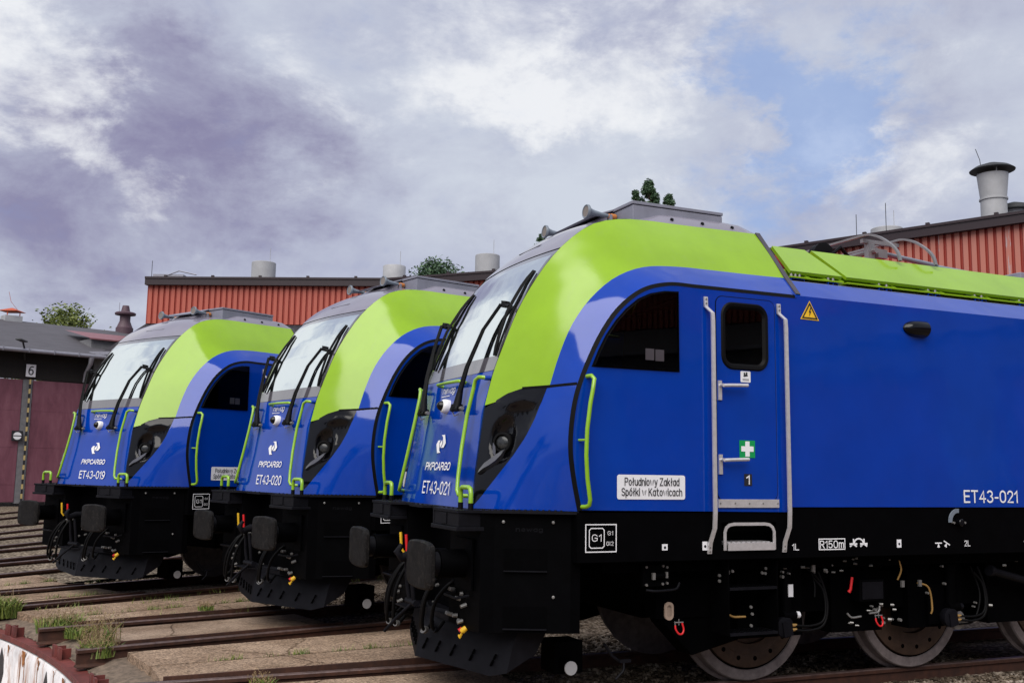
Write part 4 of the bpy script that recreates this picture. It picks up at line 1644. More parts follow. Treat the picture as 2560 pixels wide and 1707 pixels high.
    mb.sheet(grow(DOORO, .007), [DW], lambda p: f3s(p, .0025))
    mb.build('door_gap', BLKR, root)
    mb = MB()
    mb.sheet(DOORO, [grow(DW, .004)], lambda p: f3s(p, .006))
    dr = mb.build('cab_door', BLUE, root)
    mb = MB()
    for a, b, d0, d1 in ((.012, .0, .0065, .020), (.0, -.022, .020, .016), (-.022, -.045, .016, -.010)):
        A_, B_ = grow(DW, a), grow(DW, b)
        mb.grid([[f3s(p, d0), f3s(q, d1)] for p, q in zip(A_ + A_[:1], B_ + B_[:1])])
    dw = mb.build('door_window', BLKR, dr, smooth=40)
    mb = MB()
    mb.sheet(grow(DW, -.03), [], lambda p: f3s(p, -.005))
    mb.build('pane', GLASS, dw)
    for z, hi in ((2.452, 2.49), (1.864, 1.905)):
        mb = MB()
        mb.box(2.270, 2.303, -1.497, -1.508, hi - .155, hi)
        mb.tube([(2.29, -1.50, z), (2.29, -1.545, z)], .012, 8)
        mb.tube([(2.292, -1.545, z - .004), (2.36, -1.552, z), (2.52, -1.552, z + .006)], .0145, 8)
        mb.build('handle', STEEL, dr, smooth=40)
    mb = MB()
    mb.sheet(rrect(2.490, 2.588, 2.488, 2.578, .008, 3), [], lambda p: f3s(p, .009))
    st = mb.build('notice_sticker', PLATE, dr)
    mb = MB()
    for cx, cz, r in ((2.527, 2.558, .0085), (2.548, 2.561, .0085)):
        mb.add([f3s((cx + r * cos(a), cz + r * sin(a)), .0115) for a in [i * pi / 6 for i in range(12)]], [list(range(12))])
    mb.add([f3s(p, .0115) for p in ((2.515, 2.532), (2.560, 2.539), (2.554, 2.554), (2.521, 2.549))], [(0, 1, 2, 3)])
    for z in (2.512, 2.503):
        mb.add([f3s(p, .0115) for p in ((2.508, z), (2.570, z), (2.570, z + .003), (2.508, z + .003))], [(0, 1, 2, 3)])
    mb.build('pictogram', INK, st)
    mb = MB()
    mb.add([f3s(p, .009) for p in ((2.470, 1.884), (2.622, 1.884), (2.622, 2.022), (2.470, 2.022))], [(0, 1, 2, 3)])
    fa = mb.build('first_aid_sign', GRNP, dr)
    mb = MB()
    cx, cz = 2.546, 1.954
    mb.add([f3s((cx + x, cz + y), .0115) for x, y in ((-.021, -.060), (.021, -.060), (.021, -.021), (.060, -.021), (.060, .021), (.021, .021), (.021, .060), (-.021, .060), (-.021, .021), (-.060, .021), (-.060, -.021), (-.021, -.021))], [list(range(12))])
    mb.build('cross', WHITE, fa)
    mb = MB()
    mb.add([f3s(p, .009) for p in ((2.512, 1.662), (2.588, 1.662), (2.588, 1.756), (2.512, 1.756))], [(0, 1, 2, 3)])
    on = mb.build('cab_number', INK, dr)
    text_mesh('1', (2.530, -1.5015, 1.673), (1, 0, 0), (0, 0, 1), .034, .072, WHITE, 'numeral', on, bold=.02)
    mb = MB()
    mb.box(2.264, 2.850, -1.492, -1.502, 1.491, 1.556)
    kp = mb.build('kick_plate', STEEL, root)
    mb = MB()
    for x in (2.28, 2.42, 2.557, 2.69, 2.835):
        mb.lathe([(0, .007), (.006, .006)], (x, -1.502, 1.525 if .0 < 1 else 0), (0, -1, 0), 8)
    mb.build('rivets', BRITE, kp)
    # stainless grab bars
    for dx in (0, .718):
        mb = MB()
        for w in (-.006, .006):
            pass
        path = [(2.159, 3.155, 1.502), (2.158, 3.075, 1.506), (2.190, 3.022, 1.548), (2.192, 2.95, 1.552), (2.197, 1.46, 1.552), (2.191, 1.335, 1.552), (2.178, 1.22, 1.51), (2.174, 1.138, 1.502)]
        rows = []
        for u, z, v in path:
            hw, hd = .0165, .0075
            rows.append([(u + dx - hw, -v - hd, z), (u + dx + hw, -v - hd, z), (u + dx + hw, -v + hd, z), (u + dx - hw, -v + hd, z), (u + dx - hw, -v - hd, z)])
        mb.grid(rows)
        gb = mb.build('grab_bar', STEEL, root, smooth=35)
        mb = MB()
        for z in (3.135, 3.10, 1.185, 1.155):
            mb.lathe([(0, .009), (.006, .008)], (2.159 + dx + (.015 if z < 2 else 0), -1.51, z), (0, -1, 0), 8)
        mb.build('bolts', BRITE, gb)
    # plate with the works name
    mb = MB()
    mb.sheet(rrect(1.357, 1.959, 1.552, 1.736, .018, 4), [], lambda p: f3s(p, .005))
    pt = mb.build('depot_plate', PLATE, root)

    def side_text(txt, u, z, wd, ht, mat, nm, par, off=.009, **k):
        return text_mesh(txt, (u, -1.49 - off, z), (1, 0, 0), (0, 0, 1), wd, ht, mat, nm, par, **k)
    side_text('Po\u0142udniowy Zak\u0142ad', 1.420, 1.655, .485, .060, INK, 'lettering', pt, stk=.115)
    side_text('Sp\u00f3\u0142ki w Katowicach', 1.392, 1.578, .538, .060, INK, 'lettering', pt, stk=.115)
    # warning triangle
    mb = MB()
    tri = [(3.208, 3.212), (3.108, 3.050), (3.306, 3.047)]
    mb.add([f3s(p, .004) for p in tri], [(0, 1, 2)])
    wt = mb.build('warning_triangle', YELP, root)
    mb = MB()
    t1, t2 = grow(tri, -.008), grow(tri, -.020)
    mb.sheet(t1, [t2], lambda p: f3s(p, .0065))
    mb.add([f3s(p, .0065) for p in ((3.215, 3.155), (3.196, 3.110), (3.207, 3.112), (3.200, 3.075), (3.224, 3.122), (3.212, 3.120), (3.226, 3.155))], [list(range(7))])
    mb.build('lightning_symbol', INK, wt)
    # mirror camera pod
    mb = MB()
    rows = []
    for x, ry, rz in ((4.240, .005, .006), (4.255, .035, .032), (4.285, .055, .052), (4.33, .075, .068), (4.40, .085, .075), (4.485, .085, .075)):
        rows.append([(x, -1.49 - ry * max(0, sin(a)), 3.055 + rz * cos(a)) for a in [pi * i / 12 for i in range(13)]])
    mb.grid(rows)
    mb.add([rows[-1][i] for i in range(13)], [list(range(13))])
    mb.build('camera_pod', BLKG, root, smooth=50)

    # ---- sole bar, walkway, front block
    mb = MB()
    mb.box(1.03, 2.305, -1.482, -1.40, 1.09, 1.452)
    mb.box(2.832, LEN - .4, -1.482, -1.40, 1.09, 1.452)
    mb.box(2.945, LEN - .4, -1.481, -1.41, 1.452, 1.493)
    mb.box(2.305, 2.832, -1.482, -1.40, 1.375, 1.452)
    mb.box(2.305, 2.832, -1.482, -1.40, 1.09, 1.16)
    mb.box(2.305, 2.832, -1.20, -1.19, 1.16, 1.375)
    mb.box(2.305, 2.832, -1.40, -1.20, 1.09, 1.155)
    mb.box(1.03, LEN - .4, 1.40, 1.482, 1.09, 1.452)
    mb.box(1.0, LEN - .4, -1.39, 1.39, 1.30, 1.44)
    mb.build('sole_bar', BLK, root)
    mb = MB()                      # step recess surround
    pth = [(2.330, 1.16), (2.330, 1.30), (2.345, 1.335), (2.375, 1.355), (2.42, 1.362), (2.715, 1.362), (2.76, 1.355), (2.79, 1.335), (2.806, 1.30), (2.806, 1.16)]
    hw = .012
    L_, R_ = [], []
    for i, p in enumerate(pth):
        a, b = Vector(pth[max(0, i - 1)]), Vector(pth[min(len(pth) - 1, i + 1)])
        t = (b - a).normalized()
        L_.append((p[0] + t.y * hw, p[1] - t.x * hw))
        R_.append((p[0] - t.y * hw, p[1] + t.x * hw))
    mb.grid([[(a[0], -1.484, a[1]), (a[0], -1.492, a[1]), (b[0], -1.492, b[1]), (b[0], -1.484, b[1])] for a, b in zip(L_, R_)])
    sf = mb.build('step_frame', STEEL, root, smooth=35)
    mb = MB()
    mb.box(2.352, 2.80, -1.50, -1.25, 1.20, 1.216)
    mb.box(2.352, 2.80, -1.502, -1.492, 1.158, 1.2155)
    for i in range(9):
        mb.box(2.37 + i * .048, 2.40 + i * .048, -1.46, -1.30, 1.217, 1.222)
    mb.build('step', STEEL, sf)
    # walkway plate round the nose
    mb = MB()
    wk = [(.215, -1.15), (.40, -1.175), (1.045, -1.482), (1.10, -1.40), (.6, 0), (1.10, 1.40), (1.045, 1.482), (.40, 1.175), (.215, 1.15), (.215, .60), (.34, .50), (.34, .20), (.27, .17), (.27, -.17), (.34, -.20), (.34, -.50), (.215, -.60)]
    mb.sheet(wk, [], lambda p: (p[0], p[1], 1.458))
    mb.sheet(wk, [], lambda p: (p[0], p[1], 1.438))
    n = len(wk)
    mb.add([(p[0], p[1], 1.458) for p in wk] + [(p[0], p[1], 1.438) for p in wk], [(i, (i + 1) % n, n + (i + 1) % n, n + i) for i in range(n)])
    ww = mb.build('walkway', CHAR, root)
    mb = MB()
    for k in range(16):
        t = k / 15
        for sgn in (-1, 1):
            p = Vector((.42, sgn * 1.15)).lerp(Vector((1.02, sgn * 1.44)), t)
            mb.lathe([(0, .011), (.010, .009)], (p.x, p.y, 1.458), (0, 0, 1), 8)
    for y in [-.95 + .1 * i for i in range(4)] + [.65 + .1 * i for i in range(5)] + [-.12, 0, .12]:
        mb.lathe([(0, .010), (.010, .008)], (.29, y, 1.458), (0, 0, 1), 8)
    mb.build('stud', CHAR, ww, split=True)
    for sgn in (-1, 1):
        mb = MB()
        mb.box(.225, .43, sgn * .60, sgn * 1.145, 1.335, 1.437)
        mb.box(.205, .43, sgn * .585, sgn * 1.16, 1.305, 1.335)
        mb.box(.216, .225, sgn * .80, sgn * .90, 1.345, 1.43)
        mb.box(.22, .235, sgn * .585, sgn * .62, 1.30, 1.44)
        mb.build('crash_box', CHAR, root, bevel=.006)
    mb = MB()
    out = [(.40, -1.155), (.385, -.55), (.60, -.50), (.60, .50), (.385, .55), (.40, 1.155), (.50, 1.178), (1.02, 1.40), (1.10, 1.40), (1.10, -1.40), (1.02, -1.40), (.50, -1.178)]
    n = len(out)
    mb.add([(p[0], p[1], .575) for p in out] + [(p[0], p[1], 1.437) for p in out], [list(range(n))[::-1], list(range(n, 2 * n))] + [(i, (i + 1) % n, n + (i + 1) % n, n + i) for i in range(n)])
    fb = mb.build('front_block', BLK, root)
    d = Vector((.52, -.222, 0)).normalized()
    nn = Vector((d.y, -d.x, 0)) if Vector((d.y, -d.x, 0)).y < 0 else Vector((-d.y, d.x, 0))
    text_mesh('newag', (.645 , -1.240, 1.305), (.52, -.222, 0), (0, 0, 1), .20, .034, CHAR, 'raised_lettering', fb, stk=.14)
    for sgn in (-1, 1):
        for z0 in (1.015, .600):
            mb = MB()
            p0 = Vector((.565, -1.206, 0)) + nn * .003
            p1 = Vector((.86, -1.332, 0)) + nn * .003
            q = [p0, p1]
            mb.add([mir((p.x, p.y, z), sgn) for p in q for z in (z0 + .008, z0 + .165)], [(0, 2, 3, 1)], 1)
            a = [p0 + nn * .0, p1 + nn * .0, p1 + nn * .022, p0 + nn * .022]
            mb.add([mir((p.x, p.y, z0), sgn) for p in a] + [mir((p.x, p.y, z0 + .008), sgn) for p in a], [(0, 1, 2, 3), (4, 7, 6, 5), (0, 4, 5, 1), (1, 5, 6, 2), (2, 6, 7, 3), (3, 7, 4, 0)], 0)
            mb.build('foot_step', [CHAR, BLKD], fb)
        mb = MB()
        for u, z in ((.56, 1.375), (.90, 1.375), (.905, .835)):
            p = Vector((u, -1.206 - (u - .565) * .427, z)) + nn * .001
            mb.lathe([(0, .012), (.008, .011), (.010, .005)], mir(p, sgn), mir(nn, sgn), 10)
        mb.build('bolt', BRITE, fb, split=True)
        # buffers
        c = (0, sgn * .875, 1.05)
        mb = MB()
        hd = []
        for i in range(72):
            a = 2 * pi * i / 72
            e = 2 / 8.5
            ca, sa = cos(a), sin(a)
            x = .285 * (1 if ca > 0 else -1) * abs(ca) ** e
            z = .157 * (1 if sa > 0 else -1) * abs(sa) ** (e * 1.05)
            z += (.022 * (1 - (x / .285) ** 2)) * (1 if z > 0 else -1 if z < 0 else 0) * min(1, abs(z) / .1)
            hd.append((x, z))
        rows = []
        for du, k in ((.012, .0), (.004, .55), (.0, .93), (.010, 1.0), (.036, 1.0), (.046, .95), (.05, .0)):
            rows.append([(du + .010 * (k ** 2) * (1 if k < .99 else 1), c[1] + x * k, 1.05 + z * k) for x, z in hd + hd[:1]])
        mb.grid(rows)
        bf = mb.build('buffer', BUFM, root, smooth=35)
        mb = MB()
        mb.lathe([(.045, .13), (.06, .088), (.165, .088)], c, (1, 0, 0), 28)
        mb.build('plunger', CHAR, bf, smooth=35)
        mb = MB()
        mb.lathe([(.163, .088), (.163, .112), (.185, .112), (.187, .106), (.40, .106), (.42, .15)], c, (1, 0, 0), 28)
        mb.build('casing', BLK, bf, smooth=35)
        mb = MB()
        mb.box(.372, .386, sgn * .70, sgn * 1.05, .86, 1.24)
        mb.build('flange', BLK, bf)
    # V shaped snow plough with slots
    mb = MB()
    for sgn in (-1, 1):
        rows = []
        for t in [i / 6 for i in range(7)]:
            y = 1.155 * t
            ub = .30 + .325 * t
            rows.append([(ub + .115, sgn * y, .62), (ub + .05, sgn * y, .48), (ub, sgn * y, .225 if t < .84 else .225 + .05 * (t - .84) / .16)])
        mb.grid(rows)
        mb.add([(.625, sgn * 1.155, .275), (.675, sgn * 1.155, .48), (.74, sgn * 1.155, .62), (.98, sgn * 1.155, .62), (.86, sgn * 1.155, .40)], [(0, 1, 2, 3, 4)])
    mb.box(.42, 1.0, -1.0, 1.0, .56, .60)
    sp = mb.build('snow_plough', CHAR, root, smooth=20)
    mb = MB()
    for sgn in (-1, 1):
        for t in (.10, .25, .42, .63, .85):
            y = 1.155 * t
            ub = .30 + .325 * t
            for da, db in ((.0, .30), (.36, .62)):
                a = Vector((ub + .012 + .01 + da * .04, sgn * (y - .02 + da * .075), .30 + da * .14 * 1.0))
                b = Vector((ub + .012 + .01 + db * .04, sgn * (y - .02 + db * .075), .30 + db * .14))
                nf = Vector((-.55, -sgn * .10, 0)) * .03
                mb.tube([a + Vector((-.022, 0, 0)), b + Vector((-.022, 0, 0))], .009, 5)
    mb.build('slot', BLKD, sp, split=True)
    mb = MB()
    mb.box(.22, .36, .05, .33, .60, .612)
    mb.build('coupler_tray', CHAR, root)
    # coupling hook, links, hoses, valves
    mb = MB()
    mb.tube([(.55, 0, 1.05), (.25, 0, 1.05), (.16, 0, 1.02), (.12, 0, 1.07), (.16, 0, 1.13)], [.045, .045, .04, .032, .02], 8)
    mb.tube([(.22, -.05, 1.0), (.24, -.07, .80), (.26, -.06, .66)], .02, 8)
    mb.tube([(.22, .05, 1.0), (.24, .07, .80), (.26, .06, .66)], .02, 8)
    mb.tube([(.26, -.12, .66), (.26, .12, .66)], .028, 8)
    mb.tube([(.26, -.03, .66), (.16, .10, .52), (.10, .22, .40)], .014, 8)
    mb.build('coupling_hook', CHAR, root, smooth=50)
    for y0, y1, du, z0, z1, low, end in ((-.50, -.30, .0, .96, .48, .10, 1), (-.40, -.22, .02, .95, .46, .10, 1), (.30, .46, .0, .98, .42, .14, 1), (.40, .60, -.02, .97, .42, .14, 1), (.52, .70, .0, .95, .46, .10, 0), (-.62, -.46, .03, .90, .50, .08, 0)):
        mb = MB()
        pts = catmull([(.40 + du, y0, z0), (.31 + du, y0, z0 - .05), (.23 + du, lerp(y0, y1, .3), lerp(z0, z1, .45)), (.235 + du, lerp(y0, y1, .75), z1 + .05), (.29 + du, y1, z1), (.37 + du, y1 + (y1 - y0) * .4, z1 + .05)], 6)
        mb.tube(pts, .0155, 8)
        hs = mb.build('brake_hose', BLKR, root, smooth=60)
        mb = MB()
        q = pts[-8]
        mb.tube([pts[-10], pts[-7]], .026, 8)
        mb.tube([pts[1], pts[3]], .024, 8)
        mb.build('collar', BRITE if end else CHAR, hs, smooth=50, split=True)
    for y, m, z, nm in ((.46, YELP, 1.04, 'yellow_valve_lever'), (.30, REDP, 1.03, 'red_valve_lever')):
        mb = MB()
        mb.tube([(.33, y, z - .02), (.30, y, z + .02), (.29, y, z + .16)], [.010, .012, .013], 6)
        mb.build('valve_lever', m, root, smooth=40)
    mb = MB()
    mb.lathe([(0, .020), (.035, .024), (.05, .014)], (.40, -.90, .575), (-.6, .2, -.5), 12)
    mb.tube([(.375, -.88, .535), (.365, -.86, .50), (.37, -.83, .51)], .010, 8)
    cp = mb.build('hose_coupling', YELP, root, smooth=40)
    mb = MB()
    mb.lathe([(0, .018), (.03, .018)], (.39, -.84, .56), (-.6, .1, -.4), 12)
    mb.build('red_cap', REDP, cp, smooth=40)
    mb = MB()
    mb.tube([(.385, -.70, .82), (.30, -.68, .80), (.29, -.95, .80), (.385, -.98, .82)], .010, 6)
    mb.tube([(.385, .70, .82), (.30, .68, .80), (.29, .95, .80), (.385, .98, .82)], .010, 6)
    mb.build('hose_guard', CHAR, root, smooth=50)
    rv = random.Random(5)
    mb = MB()
    for i in range(18):
        y = rv.uniform(-.55, -.95) if i < 10 else rv.uniform(.3, .8)
        z = rv.uniform(.58, .84)
        mb.lathe([(0, .016), (rv.uniform(.02, .05), .014)], (.385 if abs(y) > .55 else .60, y, z), (-1, 0, rv.uniform(-.4, .4)), 8)
    mb.build('pipe_fitting', BRITE, root, smooth=40, split=True)
    # plough side disc marker near the rail
    mb = MB()
    mb.lathe([(0, .052), (.012, .052)], (1.20, -1.06, .262), (0, -1, 0), 24)
    mb.build('white_disc', DUCT, root)
    mb = MB()
    mb.box(1.12, 1.36, -.95, -.70, .20, .44)
    mb.tube([(1.2, -1.05, .26), (1.2, -.9, .3)], .05, 8)
    mb.build('rail_guard', BLKD, root)

    # ---- stencilled marks on the sole bar
    def bar_rect(mb, u0, u1, z0, z1, w):
        o_ = [(u0, z0), (u1, z0), (u1, z1), (u0, z1)]
        i_ = [(u0 + w, z0 + w), (u1 - w, z0 + w), (u1 - w, z1 - w), (u0 + w, z1 - w)]
        mb.sheet(o_, [i_], lambda p: (p[0], -1.4855, p[1]))
    mb = MB()
    bar_rect(mb, 1.096, 1.360, 1.163, 1.370, .008)
    oct_o = [(1.126, 1.208), (1.126, 1.216), (1.126, 1.325), (1.142, 1.342), (1.242, 1.342), (1.258, 1.325), (1.258, 1.240), (1.258, 1.208), (1.242, 1.192), (1.142, 1.192)]
    oct_i = grow(oct_o, -.007)
    mb.sheet(oct_o, [oct_i], lambda p: (p[0], -1.4855, p[1]))
    ga = mb.build('gauge_mark', WHITE, root)
    for tx, u, z, w, h in (('G1', 1.150, 1.243, .082, .052), ('G1', 1.283, 1.288, .046, .030), ('GI2', 1.272, 1.212, .062, .030)):
        text_mesh(tx, (u, -1.4855, z), (1, 0, 0), (0, 0, 1), w, h, WHITE, 'lettering', ga, stk=.11)
    text_mesh('1L', (2.985, -1.4855, 1.150), (1, 0, 0), (0, 0, 1), .068, .052, WHITE, 'axle_mark', root)
    text_mesh('2L', (4.875, -1.4855, 1.154), (1, 0, 0), (0, 0, 1), .072, .052, WHITE, 'axle_mark', root)
    mb = MB()
    bar_rect(mb, 3.255, 3.533, 1.147, 1.240, .008)
    rm = mb.build('curve_radius_mark', WHITE, root)
    text_mesh('R150m', (3.268, -1.4855, 1.160), (1, 0, 0), (0, 0, 1), .250, .064, WHITE, 'lettering', rm, bold=.006)
    mb = MB()
    for cx in (3.618, 3.730):
        for a in (90, 210, 330, 0, 180):
            d_ = Vector((cos(radians(a)), sin(radians(a))))
            n_ = Vector((-d_.y, d_.x)) * .007
            L2 = .042
            mb.add([(cx + x, -1.4855 - .0008 * (a % 7), 1.192 + z) for x, z in ((n_.x, n_.y), (-n_.x, -n_.y), (d_.x * L2 - n_.x, d_.y * L2 - n_.y), (d_.x * L2 + n_.x, d_.y * L2 + n_.y))], [(0, 1, 2, 3)])
    arc = [(3.674 + .056 * cos(a), 1.195 + .046 * sin(a)) for a in [pi * i / 10 for i in range(11)]]
    arc2 = [(3.674 + .042 * cos(a), 1.195 + .034 * sin(a)) for a in [pi * i / 10 for i in range(11)]]
    mb.grid([[(a[0], -1.4895, a[1]), (b[0], -1.4895, b[1])] for a, b in zip(arc, arc2)])
    mb.build('hump_mark', WHITE, root)
    mb = MB()
    for u in (4.535, 4.632, 5.62):
        rot = .5 if 4.6 < u < 5 else 0
        def rp(x, z, u=u, rot=rot):
            return (u + .035 + x * cos(rot) + z * sin(rot), -1.4855, 1.185 - x * sin(rot) + z * cos(rot))
        mb.add([rp(-.04, -.004), rp(.04, -.004), rp(.04, .006), rp(-.04, .006)], [(0, 1, 2, 3)])
        mb.add([rp(-.016, -.036), rp(.016, -.036), rp(.004, -.006), rp(-.004, -.006)], [(0, 1, 2, 3)])
    mb.build('jacking_mark', WHITE, root)
    for u0, u1, z0, z1 in ((1.756, 1.804, 1.170, 1.216), (2.122, 2.168, 1.164, 1.230), (4.096, 4.143, 1.155, 1.222)):
        mb = MB()
        mb.box(u0, u1, -1.483, -1.487, z0, z1)
        pq = mb.build('data_plate', PLATE, root)
        mb = MB()
        mb.lathe([(0, .011), (.0012, .011)], ((u0 + u1) / 2, -1.487, lerp(z0, z1, .45)), (0, -1, 0), 10)
        mb.build('symbol', INK, pq)
    # brake dial
    for u in (4.80, 5.83):
        mb = MB()
        rows = []
        for i in range(11):
            a = radians(85 + 100 * i / 10)
            rows.append([(u + r * cos(a), -1.49 - d_, 1.372 + r * sin(a)) for r, d_ in ((.075, .0), (.075, .012), (.110, .012), (.110, .0))])
        mb.grid(rows)
        bd = mb.build('selector_dial', HORN, root, smooth=30)
        mb = MB()
        mb.lathe([(0, .032), (.05, .032), (.055, .026)], (u + .005, -1.482, 1.362), (0, -1, 0), 16)
        mb.build('hub', BLKG, bd, smooth=40)
        mb = MB()
        for dx in (-.06, .07):
            mb.lathe([(0, .010), (.03, .010)], (u + dx, -1.482, 1.360), (0, -1, 0), 10)
        mb.build('studs', BRITE, bd)

    # ---- bogies
    for b0 in (3.04, 12.5):
        front = b0 < 5
        bo = empty('bogie', (0, 0, 0))
        bo.parent = root
        mb = MB()
        for sgn in (-1, 1):
            mb.box(b0 - 1.1, b0 + 4.75, sgn * .93, sgn * 1.10, .60, .92)
            for i in range(3):
                x = b0 + 1.84 * i
                mb.box(x - .36, x + .30, sgn * .95, sgn * 1.16, .42, .98)
                mb.box(x - .16, x + .16, sgn * 1.0, sgn * 1.2, .45, .80)
            for i in range(2):
                x = b0 + .92 + 1.84 * i
                mb.box(x - .30, x + .26, sgn * .80, sgn * 1.15, .42, .98)
            mb.prism([(b0 - 1.2, .98), (b0 - .25, .98), (b0 - .30, .40), (b0 - .75, .30), (b0 - 1.0, .55)], lambda p, a: (p[0], a, p[1]), sgn * .86, sgn * 1.08)
        mb.box(b0 - 1.0, b0 + 4.7, -.7, .7, .55, 1.0)
        mb.box(b0 - 1.7, b0 + 4.9, -1.3, 1.3, .99, 1.30)
        mb.build('bogie_frame', BLKD, bo)
        for i in range(3):
            x = b0 + 1.84 * i
            ws = empty('wheelset', (x, 0, .625)) if False else None
            for sgn in (-1, 1):
                mb = MB()
                o_ = (x, sgn * .69, .625)
                mb.lathe([(0, .655), (.025, .655), (.045, .628), (.13, .622), (.142, .612), (.142, .535), (.130, .530)], o_, (0, sgn, 0), 72, cap0=True, cap1=False)
                wh = mb.build('wheel', TYRE, bo, smooth=35)
                mb = MB()
                mb.lathe([(.131, .530), (.110, .520), (.108, .505)], o_, (0, sgn, 0), 72, cap0=False, cap1=False)
                mb.build('tyre_gap', BLKD, wh)
                mb = MB()
                mb.lathe([(.108, .518), (.142, .512), (.146, .505), (.146, .405), (.149, .402), (.149, .315), (.12, .308), (.12, .05)], o_, (0, sgn, 0), 72, cap0=False)
                mb.k = 1
                for j in range(16):
                    a = 2 * pi * (j + .3) / 16
                    mb.lathe([(.146, .020), (.1475, .020)], (x + .44 * cos(a), sgn * .69, .625 + .44 * sin(a)), (0, sgn, 0), 10)
                mb.build('brake_disc', [WHEEL, BLKD], wh, smooth=30)
            mb = MB()
            mb.tube([(x, -.69, .625), (x, .69, .625)], .09, 12)
            mb.build('axle', BLKD, bo, smooth=40)
        for sgn in ((-1,) if front else ()):
            for i, x in enumerate((3.11, 4.95)):
                mb = MB()
                mb.lathe([(0, .045), (.30, .045), (.30, .055), (.36, .055)], (x, -1.235, .62), (0, 0, 1), 16)
                mb.tube([(x - .05, -1.24, .60), (x + .08, -1.24, .60)], .045, 12)
                dmp = mb.build('damper', BLK if i == 0 else BLKD, bo, smooth=40)
                mb = MB()
                if i == 0:
                    mb.box(x - .012, x + .035, -1.282, -1.290, .755, .855)
                mb.lathe([(0, .028), (.03, .028)], (x + .10, -1.24, .60), (1, 0, 0), 10)
                mb.lathe([(0, .012), (.05, .012)], (x + .05, -1.24, .985), (0, 0, 1), 8)
                mb.build('label_plate' if i == 0 else 'damper_joint', PLATE if i == 0 else CHAR, dmp, split=True)
                mb = MB()
                mb.lathe([(-.02, .075), (.02, .085), (.05, .085), (.06, .05)], (x - .04, -1.23, .51), (0, -1, 0), 18)
                mb.obox((x - .03, -1.27, .50), (.045, 0, .01), (0, .03, 0), (-.01, 0, .06))
                ab = mb.build('axle_sensor', CHAR, bo, smooth=40)
                for q in ([(x + .03, -1.285, .525), (x + .20, -1.30, .515), (x + .33, -1.30, .55), (x + .37, -1.29, .66), (x + .36, -1.27, .80), (x + .28, -1.25, .90)], [(x + .03, -1.285, .49), (x + .18, -1.30, .478), (x + .33, -1.30, .515), (x + .39, -1.29, .65), (x + .38, -1.27, .80), (x + .33, -1.25, .95)]):
                    mb = MB()
                    mb.tube(catmull(q, 6), .0105, 7)
                    mb.build('cable', BLKR, ab, smooth=60)
                mb = MB()
                for z in (.525, .49):
                    mb.lathe([(0, .014), (.045, .012)], (x + .02, -1.285, z), (1, 0, 0), 8)
                mb.build('gland', BRASS, ab)
            # ladder steps under the door
            for z in (.865, .515):
                mb = MB()
                mb.prism([(-1.444, z - .02), (-1.444, z + .002), (-1.438, z + .002), (-1.438, z), (-1.24, z), (-1.24, z - .008), (-1.436, z - .008), (-1.436, z - .02)], lambda p, a: (a, p[0], p[1]), 2.405, 2.86)
                la = mb.build('ladder_step', CHAR, bo)
                mb = MB()
                for i in range(9):
                    for j in range(3):
                        mb.box(2.43 + i * .047, 2.458 + i * .047, -1.42 + j * .055, -1.385 + j * .055, z + .0005, z + .004)
                mb.build('tread_pattern', BLKD, la)
            mb = MB()
            mb.box(2.862, 2.872, -1.44, -1.20, .50, 1.08)
            mb.box(2.39, 2.40, -1.44, -1.20, .50, 1.08)
            mb.build('ladder_side', BLKD, bo, split=True)
            mb = MB()
            for u, z in ((2.36, .955), (2.36, .912), (2.775, .965), (2.81, 1.0), (2.805, .96), (2.66, .70), (2.672, .645), (2.66, .555), (2.485, .985)):
                mb.lathe([(0, .013), (.012, .012)], (u, -1.36, z), (0, -1, 0), 8)
            mb.box(2.455, 2.50, -1.30, -1.31, .955, .985)
            mb.build('pipe_fitting', BRITE, bo, split=True)
            mb = MB()
            mb.tube(catmull([(2.43, -1.30, .79), (2.425, -1.32, .72), (2.45, -1.33, .66), (2.51, -1.33, .626), (2.58, -1.33, .622), (2.63, -1.33, .621)], 5), .010, 7)
            mb.build('copper_pipe', BRASS, bo, smooth=60)
            # hydraulic block in the skirt left of the ladder
            mb = MB()
            mb.box(1.66, 1.90, -1.33, -1.36, .89, 1.05)
            mb.tube([(1.72, -1.39, .97), (1.85, -1.39, .975)], .022, 10)
            hb = mb.build('isolating_cock', BLK, bo, smooth=30)
            mb = MB()
            for u, z in ((1.69, 1.035), (1.84, 1.04), (1.875, 1.03), (1.69, .90), (1.835, .905), (1.875, .91)):
                mb.lathe([(0, .011), (.012, .010)], (u, -1.36, z), (0, -1, 0), 8)
            mb.box(1.715, 1.738, -1.40, -1.42, .945, .995)
            mb.box(1.835, 1.850, -1.40, -1.42, .955, 1.0)
            mb.build('fastenings', BRITE, hb)
            mb = MB()
            mb.tube(catmull([(1.69, -1.36, .862), (1.76, -1.38, .855), (1.88, -1.38, .858), (1.95, -1.38, .868), (1.985, -1.37, .91)], 5), .010, 7)
            mb.build('handle', CHAR, hb, smooth=60)
            mb = MB()
            mb.sheet(rrect(1.888, 1.966, .622, .758, .036, 5), [], lambda p: (p[0], -1.30, p[1]))
            mb.sheet(rrect(1.888, 1.966, .622, .758, .036, 5), [rrect(1.908, 1.946, .645, .735, .018, 5)], lambda p: (p[0], -1.315, p[1]))
            sg_ = mb.build('oil_sight_glass', simple('worn_brass_grey', (.30, .22, .17), .6), bo)
